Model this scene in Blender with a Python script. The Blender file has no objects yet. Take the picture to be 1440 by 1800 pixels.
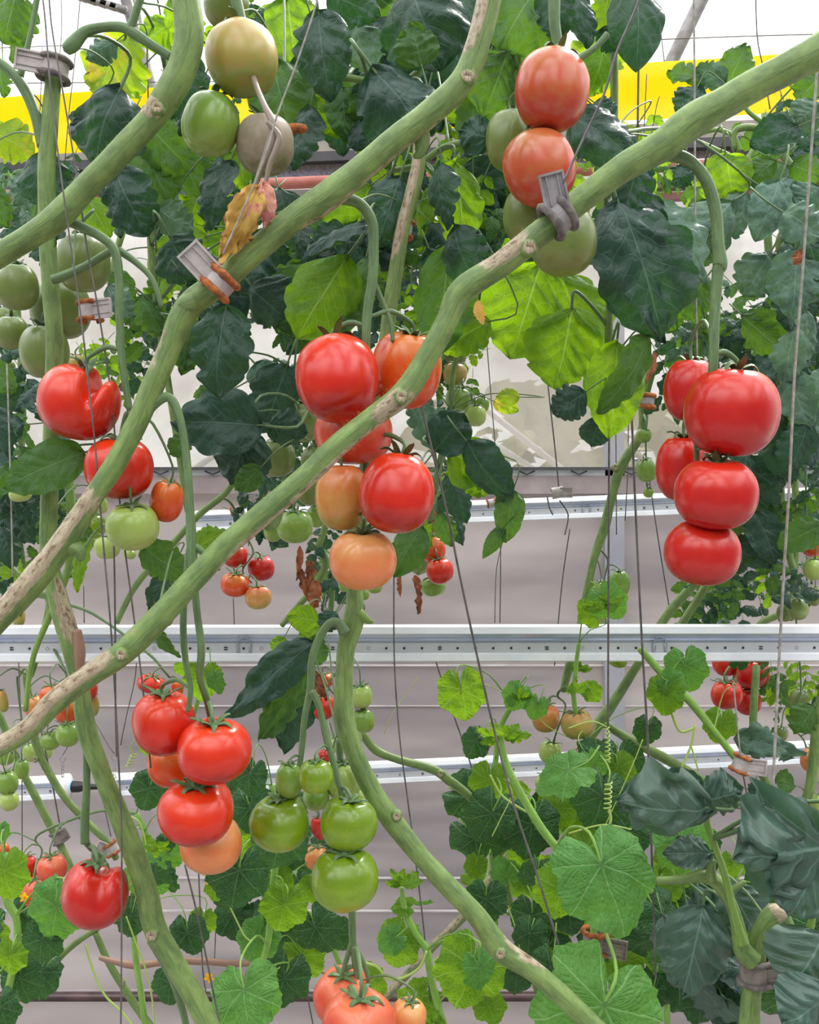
import bpy, math, random
from mathutils import Vector, Matrix, noise
PI = math.pi
F = 1800.0            # focal length in pixels of the 1440 x 1800 frame
CAMZ = 2.05           # eye height above the greenhouse floor
C = bpy.context.scene.collection
sc = bpy.context.scene

def P(px, py, Y):
    """photo pixel at real distance Y (metres in front of the camera) -> world point"""
    return Vector(((px - 720.0) / F * Y, Y, CAMZ - (py - 900.0) / F * Y))
def M_(px, Y): return px * Y / F

# ------------------------------------------------------------------ materials
def newmat(name):
    m = bpy.data.materials.new(name); m.use_nodes = True
    nt = m.node_tree; nt.nodes.clear()
    return m, nt
def N(nt, t, **kw):
    n = nt.nodes.new(t)
    for k, v in kw.items():
        if k.startswith('_'): setattr(n, k[1:], v)
        else:
            n.inputs[k.replace('9', ' ')].default_value = v
    return n
def L(nt, a, b): nt.links.new(a, b)
def math_(nt, op, a, b=None, clamp=False):
    n = nt.nodes.new('ShaderNodeMath'); n.operation = op; n.use_clamp = clamp
    for i, v in enumerate((a, b)):
        if v is None: continue
        if isinstance(v, (int, float)): n.inputs[i].default_value = v
        else: L(nt, v, n.inputs[i])
    return n.outputs[0]
def mixc(nt, f, a, b):
    n = nt.nodes.new('ShaderNodeMix'); n.data_type = 'RGBA'
    for i, v in ((0, f), (6, a), (7, b)):
        if isinstance(v, (int, float)): n.inputs[i].default_value = v
        elif isinstance(v, tuple): n.inputs[i].default_value = (*v, 1) if len(v) == 3 else v
        else: L(nt, v, n.inputs[i])
    return n.outputs[2]
def maprange(nt, v, a, b, c=0.0, d=1.0):
    n = nt.nodes.new('ShaderNodeMapRange'); n.interpolation_type = 'SMOOTHSTEP'
    L(nt, v, n.inputs[0])
    for i, x in enumerate((a, b, c, d)): n.inputs[1 + i].default_value = x
    return n.outputs[0]
def noise_(nt, vec, scale, detail=3, rough=.5):
    n = nt.nodes.new('ShaderNodeTexNoise'); n.inputs['Scale'].default_value = scale
    n.inputs['Detail'].default_value = detail; n.inputs['Roughness'].default_value = rough
    if vec is not None: L(nt, vec, n.inputs['Vector'])
    return n.outputs[0]
def out(nt, sh):
    o = nt.nodes.new('ShaderNodeOutputMaterial'); L(nt, sh, o.inputs['Surface'])
def hexc(h):
    def l(c): c /= 255; return c/12.92 if c <= .04045 else ((c+.055)/1.055)**2.4
    return tuple(l(int(h[i:i+2], 16)) for i in (0, 2, 4))
def bump(nt, h, strength=.3, dist=.002):
    b = nt.nodes.new('ShaderNodeBump'); b.inputs['Strength'].default_value = strength
    b.inputs['Distance'].default_value = dist; L(nt, h, b.inputs['Height']); return b.outputs[0]

def plain(name, col, rough=.5, metal=0.0, col2=None, nscale=60, bumpy=0.0, coat=0.0):
    m, nt = newmat(name)
    p = nt.nodes.new('ShaderNodeBsdfPrincipled')
    tc = nt.nodes.new('ShaderNodeTexCoord')
    f = noise_(nt, tc.outputs['Object'], nscale, 4, .6)
    if col2: L(nt, mixc(nt, maprange(nt, f, .35, .65), col, col2), p.inputs['Base Color'])
    else: L(nt, mixc(nt, math_(nt, 'MULTIPLY', f, .25), col, tuple(c*.7 for c in col)), p.inputs['Base Color'])
    p.inputs['Roughness'].default_value = rough; p.inputs['Metallic'].default_value = metal
    p.inputs['Coat Weight'].default_value = coat
    if bumpy: L(nt, bump(nt, f, bumpy), p.inputs['Normal'])
    out(nt, p.outputs[0]); return m

def tomato_mat(name, body, shoulder, foot=None, rough=.23, speck=0.0, blotch=.35):
    """skin colour runs from the shoulder round the stalk to the blossom end as the fruit ripens"""
    m, nt = newmat(name); foot = foot or body
    p = nt.nodes.new('ShaderNodeBsdfPrincipled')
    tc = nt.nodes.new('ShaderNodeTexCoord'); obi = nt.nodes.new('ShaderNodeObjectInfo')
    sep = nt.nodes.new('ShaderNodeSeparateXYZ'); L(nt, tc.outputs['Generated'], sep.inputs[0])
    off = nt.nodes.new('ShaderNodeVectorMath'); off.operation = 'ADD'
    L(nt, tc.outputs['Generated'], off.inputs[0]); L(nt, obi.outputs['Location'], off.inputs[1])
    n1 = noise_(nt, off.outputs[0], 1.6, 2, .5)
    z = math_(nt, 'ADD', sep.outputs[2], math_(nt, 'MULTIPLY', math_(nt, 'SUBTRACT', n1, .5), .9))
    c = mixc(nt, maprange(nt, z, .55, 1.05), body, shoulder)
    c = mixc(nt, maprange(nt, z, .45, .05), c, foot)
    n2 = noise_(nt, off.outputs[0], 5, 3, .6)
    c = mixc(nt, math_(nt, 'MULTIPLY', maprange(nt, n2, .4, .75), blotch), c, shoulder)
    if speck:
        v = nt.nodes.new('ShaderNodeTexVoronoi'); v.inputs['Scale'].default_value = 22; L(nt, off.outputs[0], v.inputs['Vector'])
        c = mixc(nt, math_(nt, 'MULTIPLY', maprange(nt, v.outputs['Distance'], .16, .05), speck), c, (.75, .8, .55))
    L(nt, c, p.inputs['Base Color'])
    n3 = noise_(nt, off.outputs[0], 3, 4, .6)
    L(nt, maprange(nt, n3, .3, .8, rough, rough + .12), p.inputs['Roughness'])
    p.inputs['Specular IOR Level'].default_value = .5
    p.inputs['Coat Weight'].default_value = .18; p.inputs['Coat Roughness'].default_value = .10
    out(nt, p.outputs[0]); return m

def leaf_mat(name, top, trans, tf=.4, rough=.5, vein=None, nv=7.0, kind='pinnate', mottled=None, spec=.35, veinb=.5, net=.25, netscale=70):
    """thin blade: diffuse and glossy cuticle on the surface, light passing through, paler veins"""
    m, nt = newmat(name)
    uv = nt.nodes.new('ShaderNodeUVMap'); uv.uv_map = 'UVMap'
    sep = nt.nodes.new('ShaderNodeSeparateXYZ'); L(nt, uv.outputs[0], sep.inputs[0])
    tc = nt.nodes.new('ShaderNodeTexCoord')
    if kind == 'pinnate':
        u = sep.outputs[0]; va = math_(nt, 'ABSOLUTE', math_(nt, 'SUBTRACT', math_(nt, 'MULTIPLY', sep.outputs[1], 2.0), 1.0))
        mid = maprange(nt, va, .05, .012)
        w = noise_(nt, tc.outputs['Object'], 30, 2)
        s = math_(nt, 'ADD', math_(nt, 'MULTIPLY', u, nv), math_(nt, 'MULTIPLY', w, .35))
        s = math_(nt, 'SUBTRACT', s, math_(nt, 'MULTIPLY', math_(nt, 'POWER', va, .8), 1.5))
        fr = math_(nt, 'ABSOLUTE', math_(nt, 'SUBTRACT', math_(nt, 'FRACT', s), .5))
        side = math_(nt, 'MULTIPLY', maprange(nt, fr, .055, .015), maprange(nt, va, 1.0, .35))
        pill = maprange(nt, fr, 0, .5)
    else:
        x = math_(nt, 'SUBTRACT', sep.outputs[0], .5); y = math_(nt, 'SUBTRACT', sep.outputs[1], .5)
        w = noise_(nt, tc.outputs['Object'], 18, 2)
        a = math_(nt, 'ADD', math_(nt, 'ARCTAN2', y, x), math_(nt, 'MULTIPLY', math_(nt, 'SUBTRACT', w, .5), .25))
        r = math_(nt, 'SQRT', math_(nt, 'ADD', math_(nt, 'MULTIPLY', x, x), math_(nt, 'MULTIPLY', y, y)))
        q = math_(nt, 'DIVIDE', a, .92)
        d = math_(nt, 'ABSOLUTE', math_(nt, 'SUBTRACT', math_(nt, 'FRACT', math_(nt, 'ADD', q, .5)), .5))
        dist = math_(nt, 'MULTIPLY', math_(nt, 'MULTIPLY', d, .92), r)
        mid = maprange(nt, dist, .010, .002)
        s = math_(nt, 'SUBTRACT', math_(nt, 'MULTIPLY', r, 16.0), math_(nt, 'MULTIPLY', d, 7.0))
        fr = math_(nt, 'ABSOLUTE', math_(nt, 'SUBTRACT', math_(nt, 'FRACT', s), .5))
        side = math_(nt, 'MULTIPLY', maprange(nt, fr, .08, .02), maprange(nt, r, .02, .1))
        pill = maprange(nt, fr, 0, .5)
    vo = nt.nodes.new('ShaderNodeTexVoronoi'); vo.feature = 'DISTANCE_TO_EDGE'; vo.inputs['Scale'].default_value = netscale
    L(nt, tc.outputs['Object'], vo.inputs['Vector'])
    nets = maprange(nt, vo.outputs[0], .10, .0)
    v = math_(nt, 'MAXIMUM', math_(nt, 'MAXIMUM', mid, math_(nt, 'MULTIPLY', side, .7)), math_(nt, 'MULTIPLY', nets, net))
    obi = nt.nodes.new('ShaderNodeObjectInfo')
    nz = noise_(nt, tc.outputs['Object'], 22, 4, .6)
    base = mixc(nt, maprange(nt, nz, .35, .7), top, tuple(c*1.5 for c in top))
    base = mixc(nt, math_(nt, 'MULTIPLY', obi.outputs['Random'], .5), base, tuple(c*t for c, t in zip(top, (1.5, 1.25, .9))))
    tr = mixc(nt, maprange(nt, nz, .3, .75), trans, tuple(c*t for c, t in zip(trans, (1.35, 1.12, .6))))
    if mottled:
        mo = maprange(nt, noise_(nt, tc.outputs['Object'], 35, 5, .7), .5, .62)
        base = mixc(nt, mo, base, mottled); tr = mixc(nt, mo, tr, mottled)
    vein = vein or tuple(min(1, c*2.2 + .05) for c in top)
    base = mixc(nt, math_(nt, 'MULTIPLY', v, .65), base, vein)
    tr = mixc(nt, math_(nt, 'MULTIPLY', v, .55), tr, tuple(min(1, c*1.25+.12) for c in trans))
    h = math_(nt, 'SUBTRACT', math_(nt, 'MULTIPLY', pill, .5), v)
    h = math_(nt, 'ADD', h, math_(nt, 'MULTIPLY', maprange(nt, vo.outputs[0], 0, .4), net*2))
    bn = bump(nt, h, veinb, .0018)
    p = nt.nodes.new('ShaderNodeBsdfPrincipled'); L(nt, base, p.inputs['Base Color'])
    p.inputs['Roughness'].default_value = rough; p.inputs['Specular IOR Level'].default_value = spec
    L(nt, bn, p.inputs['Normal'])
    t = nt.nodes.new('ShaderNodeBsdfTranslucent'); L(nt, tr, t.inputs[0]); L(nt, bn, t.inputs[1])
    mx = nt.nodes.new('ShaderNodeMixShader'); mx.inputs[0].default_value = tf
    L(nt, p.outputs[0], mx.inputs[1]); L(nt, t.outputs[0], mx.inputs[2])
    out(nt, mx.outputs[0]); return m

def stem_mat(name, col, col2, wood=(.27, .20, .12)):
    m, nt = newmat(name)
    p = nt.nodes.new('ShaderNodeBsdfPrincipled')
    uv = nt.nodes.new('ShaderNodeUVMap'); uv.uv_map = 'UVMap'
    mp = nt.nodes.new('ShaderNodeMapping'); mp.inputs['Scale'].default_value = (14, 5, 1); L(nt, uv.outputs[0], mp.inputs[0])
    tc = nt.nodes.new('ShaderNodeTexCoord')
    st = noise_(nt, mp.outputs[0], 1.0, 4, .65)
    c = mixc(nt, maprange(nt, st, .3, .7), tuple(q*.78 for q in col), col2)
    at = nt.nodes.new('ShaderNodeAttribute'); at.attribute_name = 'wood'
    mp2 = nt.nodes.new('ShaderNodeMapping'); mp2.inputs['Scale'].default_value = (40, 12, 1); L(nt, uv.outputs[0], mp2.inputs[0])
    s2 = noise_(nt, mp2.outputs[0], 1.0, 5, .7)
    wc = mixc(nt, maprange(nt, s2, .35, .65), wood, (.46, .39, .27))
    wc = mixc(nt, maprange(nt, s2, .47, .36), wc, (.13, .08, .04))
    f = maprange(nt, math_(nt, 'ADD', at.outputs['Fac'], math_(nt, 'MULTIPLY', math_(nt, 'SUBTRACT', st, .5), .9)), .42, .58)
    c = mixc(nt, f, c, wc)
    L(nt, c, p.inputs['Base Color']); p.inputs['Roughness'].default_value = .52
    p.inputs['Sheen Weight'].default_value = .08; p.inputs['Sheen Roughness'].default_value = .4
    p.inputs['Sheen Tint'].default_value = (.85, .95, .7, 1)
    hh = math_(nt, 'ADD', st, math_(nt, 'MULTIPLY', s2, math_(nt, 'ADD', f, .15)))
    L(nt, bump(nt, hh, .45, .0012), p.inputs['Normal'])
    out(nt, p.outputs[0]); return m

MT = {}
MT['red']   = tomato_mat('tomato_red', hexc('CC200E'), hexc('DC3A12'), hexc('B01410'))
MT['deep']  = tomato_mat('tomato_deep_red', hexc('BC1614'), hexc('C82814'), hexc('A81214'))
MT['oran']  = tomato_mat('tomato_orange_red', hexc('D84818'), hexc('D4762C'), hexc('CC3A16'))
MT['pink']  = tomato_mat('tomato_pinkish_red', hexc('C2502E'), hexc('B48044'), hexc('BC3C2E'))
MT['salmon'] = tomato_mat('tomato_salmon_red', hexc('D04A34'), hexc('D8704C'), hexc('C84434'))
MT['peach'] = tomato_mat('tomato_peach', hexc('DE7C48'), hexc('D89C5C'), hexc('E08850'))
MT['turn']  = tomato_mat('tomato_turning', hexc('C8924A'), hexc('D07440'), hexc('A89A48'), blotch=.7)
MT['blush'] = tomato_mat('tomato_blushing', hexc('A8984A'), hexc('B88A48'), hexc('8A9444'), rough=.28, blotch=.6)
MT['green'] = tomato_mat('tomato_green', hexc('7C9C3C'), hexc('688C34'), hexc('8CA44A'), speck=.35)
MT['lgrn']  = tomato_mat('tomato_light_green', hexc('A4B860'), hexc('94B050'), hexc('AEBC6C'), speck=.4)
MT['dgrn']  = tomato_mat('tomato_dull_green', hexc('6C7E3C'), hexc('5C7034'), hexc('7E8848'), rough=.3, speck=.2)
MT['vgrn']  = tomato_mat('tomato_vivid_green', hexc('789818'), hexc('627F14'), hexc('8CA428'), rough=.2, speck=.45)
MT['dust']  = tomato_mat('tomato_dusty', hexc('8E8068'), hexc('A09484'), hexc('74744E'), rough=.6, blotch=.8)

ML = {}
ML['dark']   = leaf_mat('leaf_mature_dark', hexc('24403A'), hexc('30641E'), .24, .44, spec=.42)  # dark copy for leaves without backlight, the shade is in the colour
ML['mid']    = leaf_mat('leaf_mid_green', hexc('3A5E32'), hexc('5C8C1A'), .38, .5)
ML['bright'] = leaf_mat('leaf_young_bright', hexc('507C26'), hexc('86B414'), .60, .5, vein=hexc('B8D078'))  # bright copy, sunlight through the blade is painted into the green
ML['yel']    = leaf_mat('leaf_yellowing', hexc('6C9430'), hexc('A2C41C'), .55, .5, mottled=hexc('C8B83C'), vein=hexc('C8C870'))
ML['pale']   = leaf_mat('leaf_greyish_underside', hexc('506E62'), hexc('4C7440'), .24, .48, mottled=hexc('66866A'))
ML['dull']   = leaf_mat('leaf_smooth_blue_green', hexc('3C574E'), hexc('345E28'), .15, .36, spec=.6, net=.03, nv=5.0, veinb=.25)
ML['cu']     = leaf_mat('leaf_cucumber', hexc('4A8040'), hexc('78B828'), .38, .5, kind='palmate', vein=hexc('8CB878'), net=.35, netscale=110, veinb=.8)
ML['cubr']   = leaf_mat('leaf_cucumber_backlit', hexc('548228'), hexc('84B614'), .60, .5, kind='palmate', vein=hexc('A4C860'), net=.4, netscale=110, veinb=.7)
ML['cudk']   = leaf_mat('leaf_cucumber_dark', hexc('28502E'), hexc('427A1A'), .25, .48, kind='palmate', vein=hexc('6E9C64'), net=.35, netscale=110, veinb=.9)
ML['dry']    = leaf_mat('leaf_dry', hexc('B89A50'), hexc('C8A060'), .25, .8, mottled=hexc('CC8478'), vein=hexc('A88040'), net=.1)
ML['pinkdry'] = leaf_mat('leaf_dry_pink', hexc('C89488'), hexc('D0948C'), .25, .8, mottled=hexc('B8706C'), vein=hexc('A88070'), net=.1)
ML['brown']  = leaf_mat('leaf_brown_withered', hexc('8C5A40'), hexc('A86848'), .25, .9, mottled=hexc('6E4030'))
MS = {}
MS['main']  = stem_mat('stem_thick_green', hexc('5E7A42'), hexc('7E9852'))
MS['bri']   = stem_mat('stem_fresh_green', hexc('6C9040'), hexc('84A44C'))
MS['truss'] = stem_mat('truss_grey_green', hexc('567048'), hexc('6C8A58'))
MS['calyx'] = stem_mat('calyx_dark_green', hexc('4A6640'), hexc('64824E'))
MS['dead']  = stem_mat('stem_dead', hexc('9A8C7C'), hexc('857565'), wood=(.4, .36, .33))
MS['twig']  = stem_mat('twig_brown', hexc('A88472'), hexc('8E6A58'))
MS['cuc']   = stem_mat('stem_cucumber', hexc('74A040'), hexc('8AB452'))
MS['tend']  = stem_mat('tendril', hexc('B4CC6C'), hexc('A8C060'))

def simple_out(m): return m
MM = {}
MM['wire']  = plain('wire_grey', hexc('6E6A68'), .45, .3, hexc('545050'), 40)
MM['twine'] = plain('twine_light', hexc('A8A49C'), .7, 0, hexc('85817A'), 90)
MM['alu']   = plain('bar_white_aluminium', hexc('F0F2F6'), .35, .0, hexc('E2E5EC'), 8)
MM['refl']  = plain('bar_reflector', hexc('D0D6E6'), .15, .35, hexc('BCC6DC'), 6)
MM['board'] = plain('led_board_white', hexc('CDCED2'), .3, 0, hexc('C4C6CC'), 12)
MM['chip']  = plain('led_chip', hexc('30302C'), .3)
MM['ring']  = plain('bar_fitting', hexc('B4B8C4'), .25, .4)
MM['clipw'] = plain('clip_plastic_light', hexc('BDB6B4'), .45, 0, hexc('A49A98'), 50)
MM['clipd'] = plain('clip_plastic_dusty', hexc('857C74'), .55, 0, hexc('665E58'), 60)
MM['clipg'] = plain('clip_plastic_grey', hexc('A09CA0'), .45, 0, hexc('8A8484'), 60)
MM['rust']  = plain('rim_orange_brown', hexc('B46A34'), .9, 0, hexc('7C4428'), 120, bumpy=.8)
MM['rimg']  = plain('rim_grey_dirty', hexc('7C7470'), .9, 0, hexc('5A5454'), 100, bumpy=.8)
MM['ribbon']= None
MM['pipe']  = plain('pipe_red', hexc('B87068'), .55, 0, hexc('A46058'), 14)
MM['beam']  = plain('beam_grey', hexc('8A8684'), .5, .2, hexc('74706E'), 5)
MM['beamd'] = plain('beam_dark', hexc('55545A'), .5, .2, hexc('44444A'), 5)
MM['sill']  = plain('sill_pinkish', hexc('A89C9E'), .6, 0, hexc('94888A'), 5)
MM['galv']  = plain('galvanised', hexc('9A9898'), .5, .4, hexc('7C7876'), 20)
MM['black'] = plain('connector_black', hexc('1C1C20'), .35)
MM['blue']  = plain('connector_blue', hexc('2E9CC8'), .35)
MM['white'] = plain('cap_white', hexc('E2E2E4'), .4)
MM['petal'] = None

def m_ribbon():
    m, nt = newmat('ribbon_yellow')
    p = nt.nodes.new('ShaderNodeBsdfPrincipled'); tc = nt.nodes.new('ShaderNodeTexCoord')
    f = noise_(nt, tc.outputs['Object'], 6, 3)
    c = mixc(nt, f, (1, .84, 0), (1, .78, 0)); L(nt, c, p.inputs['Base Color'])
    sp = noise_(nt, tc.outputs['Object'], 160, 2)
    c2 = mixc(nt, maprange(nt, sp, .72, .78), c, (.25, .2, .05)); L(nt, c2, p.inputs['Base Color'])
    p.inputs['Roughness'].default_value = .4
    t = nt.nodes.new('ShaderNodeBsdfTranslucent'); L(nt, c, t.inputs[0])
    mx = nt.nodes.new('ShaderNodeMixShader'); mx.inputs[0].default_value = .5
    L(nt, p.outputs[0], mx.inputs[1]); L(nt, t.outputs[0], mx.inputs[2]); out(nt, mx.outputs[0]); return m
MM['ribbon'] = m_ribbon()
def m_petal():
    m, nt = newmat('petal_yellow')
    p = nt.nodes.new('ShaderNodeBsdfPrincipled'); tc = nt.nodes.new('ShaderNodeTexCoord')
    L(nt, mixc(nt, noise_(nt, tc.outputs['Object'], 90), hexc('FFC400'), hexc('F09A10')), p.inputs['Base Color'])
    p.inputs['Roughness'].default_value = .6
    t = nt.nodes.new('ShaderNodeBsdfTranslucent'); t.inputs[0].default_value = (1, .7, .02, 1)
    mx = nt.nodes.new('ShaderNodeMixShader'); mx.inputs[0].default_value = .4
    L(nt, p.outputs[0], mx.inputs[1]); L(nt, t.outputs[0], mx.inputs[2]); out(nt, mx.outputs[0]); return m
MM['petal'] = m_petal()

def film_mat(name, col, col2, transp, transl, wr=1.0, rough=.35, streak=(.7, 1, 3)):
    m, nt = newmat(name)
    tc = nt.nodes.new('ShaderNodeTexCoord')
    mp = nt.nodes.new('ShaderNodeMapping'); mp.inputs['Scale'].default_value = streak; L(nt, tc.outputs['Object'], mp.inputs[0])
    n = noise_(nt, mp.outputs[0], 1.1, 3, .5)
    n2 = noise_(nt, tc.outputs['Object'], 3.0, 4, .6)
    c = mixc(nt, maprange(nt, n, .35, .68), col, col2)
    p = nt.nodes.new('ShaderNodeBsdfPrincipled'); L(nt, c, p.inputs['Base Color']); p.inputs['Roughness'].default_value = rough
    mpv = nt.nodes.new('ShaderNodeMapping'); mpv.inputs['Scale'].default_value = (.8, 1, 3); L(nt, tc.outputs['Object'], mpv.inputs[0])
    w = noise_(nt, mpv.outputs[0], 1.5, 2.5, .45)
    L(nt, bump(nt, w, wr*.9, .05), p.inputs['Normal'])
    t = nt.nodes.new('ShaderNodeBsdfTranslucent'); L(nt, c, t.inputs[0])
    mx = nt.nodes.new('ShaderNodeMixShader'); mx.inputs[0].default_value = transl
    L(nt, p.outputs[0], mx.inputs[1]); L(nt, t.outputs[0], mx.inputs[2])
    tr = nt.nodes.new('ShaderNodeBsdfTransparent')
    mx2 = nt.nodes.new('ShaderNodeMixShader')
    L(nt, maprange(nt, n2, .3, .7, max(0, transp - .12), min(1, transp + .12) if transp > 0 else 0), mx2.inputs[0])
    L(nt, mx.outputs[0], mx2.inputs[1]); L(nt, tr.outputs[0], mx2.inputs[2])
    out(nt, mx2.outputs[0]); return m
MM['film_low'] = film_mat('film_grey', hexc('C8C0BF'), hexc('A49C9F'), 0.0, .35, 1.0, .26)
MM['film_win'] = film_mat('film_window', hexc('B4B0A8'), hexc('9C968E'), .52, .45, .5, .3, (2, 1, 2))
MM['film_top'] = film_mat('film_roof', hexc('F4F0F2'), hexc('EEEAEC'), .65, .6, .3, .3, (1, 1, 1))

# ------------------------------------------------------------------ mesh building
class MB:
    def __init__(s): s.v = []; s.f = []; s.uv = []; s.w = []; s.mi = []
    def add(s, verts, faces, uvs=None, wood=None, mi=0):
        o = len(s.v); s.v += [tuple(v) for v in verts]
        s.f += [tuple(i + o for i in f) for f in faces]; s.mi += [mi] * len(faces)
        s.uv += uvs if uvs else [(0, 0)] * len(verts)
        s.w += wood if wood else [0.0] * len(verts)
    def build(s, name, mat, parent=None, smooth=True, origin=None):
        me = bpy.data.meshes.new(name)
        vs = s.v if origin is None else [(v[0]-origin[0], v[1]-origin[1], v[2]-origin[2]) for v in s.v]
        me.from_pydata(vs, [], s.f)
        ul = me.uv_layers.new(name='UVMap')
        li = [0] * len(me.loops); me.loops.foreach_get('vertex_index', li)
        flat = []
        for i in li: flat += [s.uv[i][0], s.uv[i][1]]
        ul.data.foreach_set('uv', flat)
        if any(s.w):
            a = me.attributes.new('wood', 'FLOAT', 'POINT'); a.data.foreach_set('value', s.w)
        for m in (mat if isinstance(mat, (list, tuple)) else [mat]): me.materials.append(m)
        if any(s.mi): me.polygons.foreach_set('material_index', s.mi)
        if smooth: me.polygons.foreach_set('use_smooth', [True] * len(s.f))
        me.update()
        o = bpy.data.objects.new(name, me); C.objects.link(o)
        if origin is not None: o.location = origin
        if parent is not None:
            o.parent = parent
            if origin is None:      # mesh built in world coordinates, parent sits at its own base
                o.matrix_parent_inverse = parent_inv(parent)
        return o
def parent_inv(p):
    return Matrix.LocRotScale(p.location, p.rotation_euler, p.scale).inverted()
def tag(o, label=None, cat=None, group=None, kind=None):
    if label: o['label'] = label
    if cat: o['category'] = cat
    if group: o['group'] = group
    if kind: o['kind'] = kind
    return o
def empty(name, loc):
    o = bpy.data.objects.new(name, None); C.objects.link(o); o.location = loc; o.empty_display_size = .02; return o

def catmull(pts, n):
    """pts: list of equal-length tuples -> n samples per segment"""
    res = []
    k = len(pts)
    for i in range(k - 1):
        p0 = pts[max(i-1, 0)]; p1 = pts[i]; p2 = pts[i+1]; p3 = pts[min(i+2, k-1)]
        for j in range(n):
            t = j / n
            res.append(tuple(.5*((2*b) + (-a+c)*t + (2*a-5*b+4*c-d)*t*t + (-a+3*b-3*c+d)*t**3) for a, b, c, d in zip(p0, p1, p2, p3)))
    res.append(tuple(pts[-1])); return res
def tube(mb, pts, nseg=10, sub=6, wood=None, rough=0.0, seed=0, flat=1.0, mi=0):
    """pts: (x,y,z,r) world points; wood(i/total, angle)->0..1"""
    s = catmull([tuple(p) for p in pts], sub) if sub > 1 else [tuple(p) for p in pts]
    n = len(s); cs = [Vector(p[:3]) for p in s]; rs = [max(p[3], 1e-5) for p in s]
    T = []
    for i in range(n):
        d = cs[min(i+1, n-1)] - cs[max(i-1, 0)]
        T.append(d.normalized() if d.length > 1e-9 else Vector((0, 0, 1)))
    up = Vector((0, -1, 0))
    nrm = (up - T[0]*up.dot(T[0]))
    if nrm.length < 1e-4: nrm = Vector((1, 0, 0)) - T[0]*T[0].x
    nrm.normalize()
    V = []; UV = []; W = []; Fc = []; ln = 0
    for i in range(n):
        nrm = nrm - T[i]*nrm.dot(T[i]); nrm.normalize(); b = T[i].cross(nrm)
        if i: ln += (cs[i]-cs[i-1]).length
        for j in range(nseg):
            a = 2*PI*j/nseg
            rr = rs[i]
            if rough: rr *= 1 + rough*noise.noise(Vector((cs[i].x*40+seed, cs[i].z*40, j*.9)))
            V.append(cs[i] + (nrm*math.cos(a) + b*math.sin(a)*flat)*rr)
            UV.append((ln*2.2, j/nseg)); W.append(wood(i/(n-1), a) if wood else 0.0)
    for i in range(n-1):
        for j in range(nseg):
            k = (j+1) % nseg
            Fc.append((i*nseg+j, i*nseg+k, (i+1)*nseg+k, (i+1)*nseg+j))
    c0 = len(V); V.append(cs[0]-T[0]*rs[0]*.4); UV.append((0, 0)); W.append(wood(0, 0) if wood else 0)
    c1 = len(V); V.append(cs[-1]+T[-1]*rs[-1]*.4); UV.append((ln, 0)); W.append(wood(1, 0) if wood else 0)
    for j in range(nseg):
        k = (j+1) % nseg
        Fc.append((c0, k, j)); Fc.append((c1, (n-1)*nseg+j, (n-1)*nseg+k))
    mb.add(V, Fc, UV, W, mi); return s
def pix(path, Y):
    """(px,py,width_px[,dY]) -> (x,y,z,r)"""
    r = []
    for p in path:
        y = Y + (p[3] if len(p) > 3 else 0)
        q = P(p[0], p[1], y); r.append((q.x, q.y, q.z, M_(p[2], y)/2))
    return r
def box(mb, c, half, R=None, mi=0, bev=0.0):
    c = Vector(c); hx, hy, hz = half; R = R or Matrix.Identity(3)
    if bev <= 0:
        vs = [c + R @ Vector((sx*hx, sy*hy, sz*hz)) for sx in (-1, 1) for sy in (-1, 1) for sz in (-1, 1)]
        fs = [(0, 1, 3, 2), (4, 6, 7, 5), (0, 4, 5, 1), (2, 3, 7, 6), (0, 2, 6, 4), (1, 5, 7, 3)]
        mb.add(vs, fs, mi=mi); return
    prof = []
    for sx, sy in ((1, 1), (-1, 1), (-1, -1), (1, -1)):
        a = (sx*(hx-bev), sy*hy); b = (sx*hx, sy*(hy-bev))
        prof += [b, a] if sx*sy > 0 else [a, b]
    vs = []
    for (z, k) in ((-hz, bev), (-hz+bev, 0), (hz-bev, 0), (hz, bev)):
        for x, y in prof:
            vs.append(c + R @ Vector((x*(hx-k)/hx, y*(hy-k)/hy, z)))
    n = 8; fs = []
    for l in range(3):
        for j in range(n): fs.append((l*n+j, l*n+(j+1) % n, (l+1)*n+(j+1) % n, (l+1)*n+j))
    fs.append(tuple(reversed(range(n)))); fs.append(tuple(range(3*n, 4*n))); mb.add(vs, fs, mi=mi)

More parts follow.
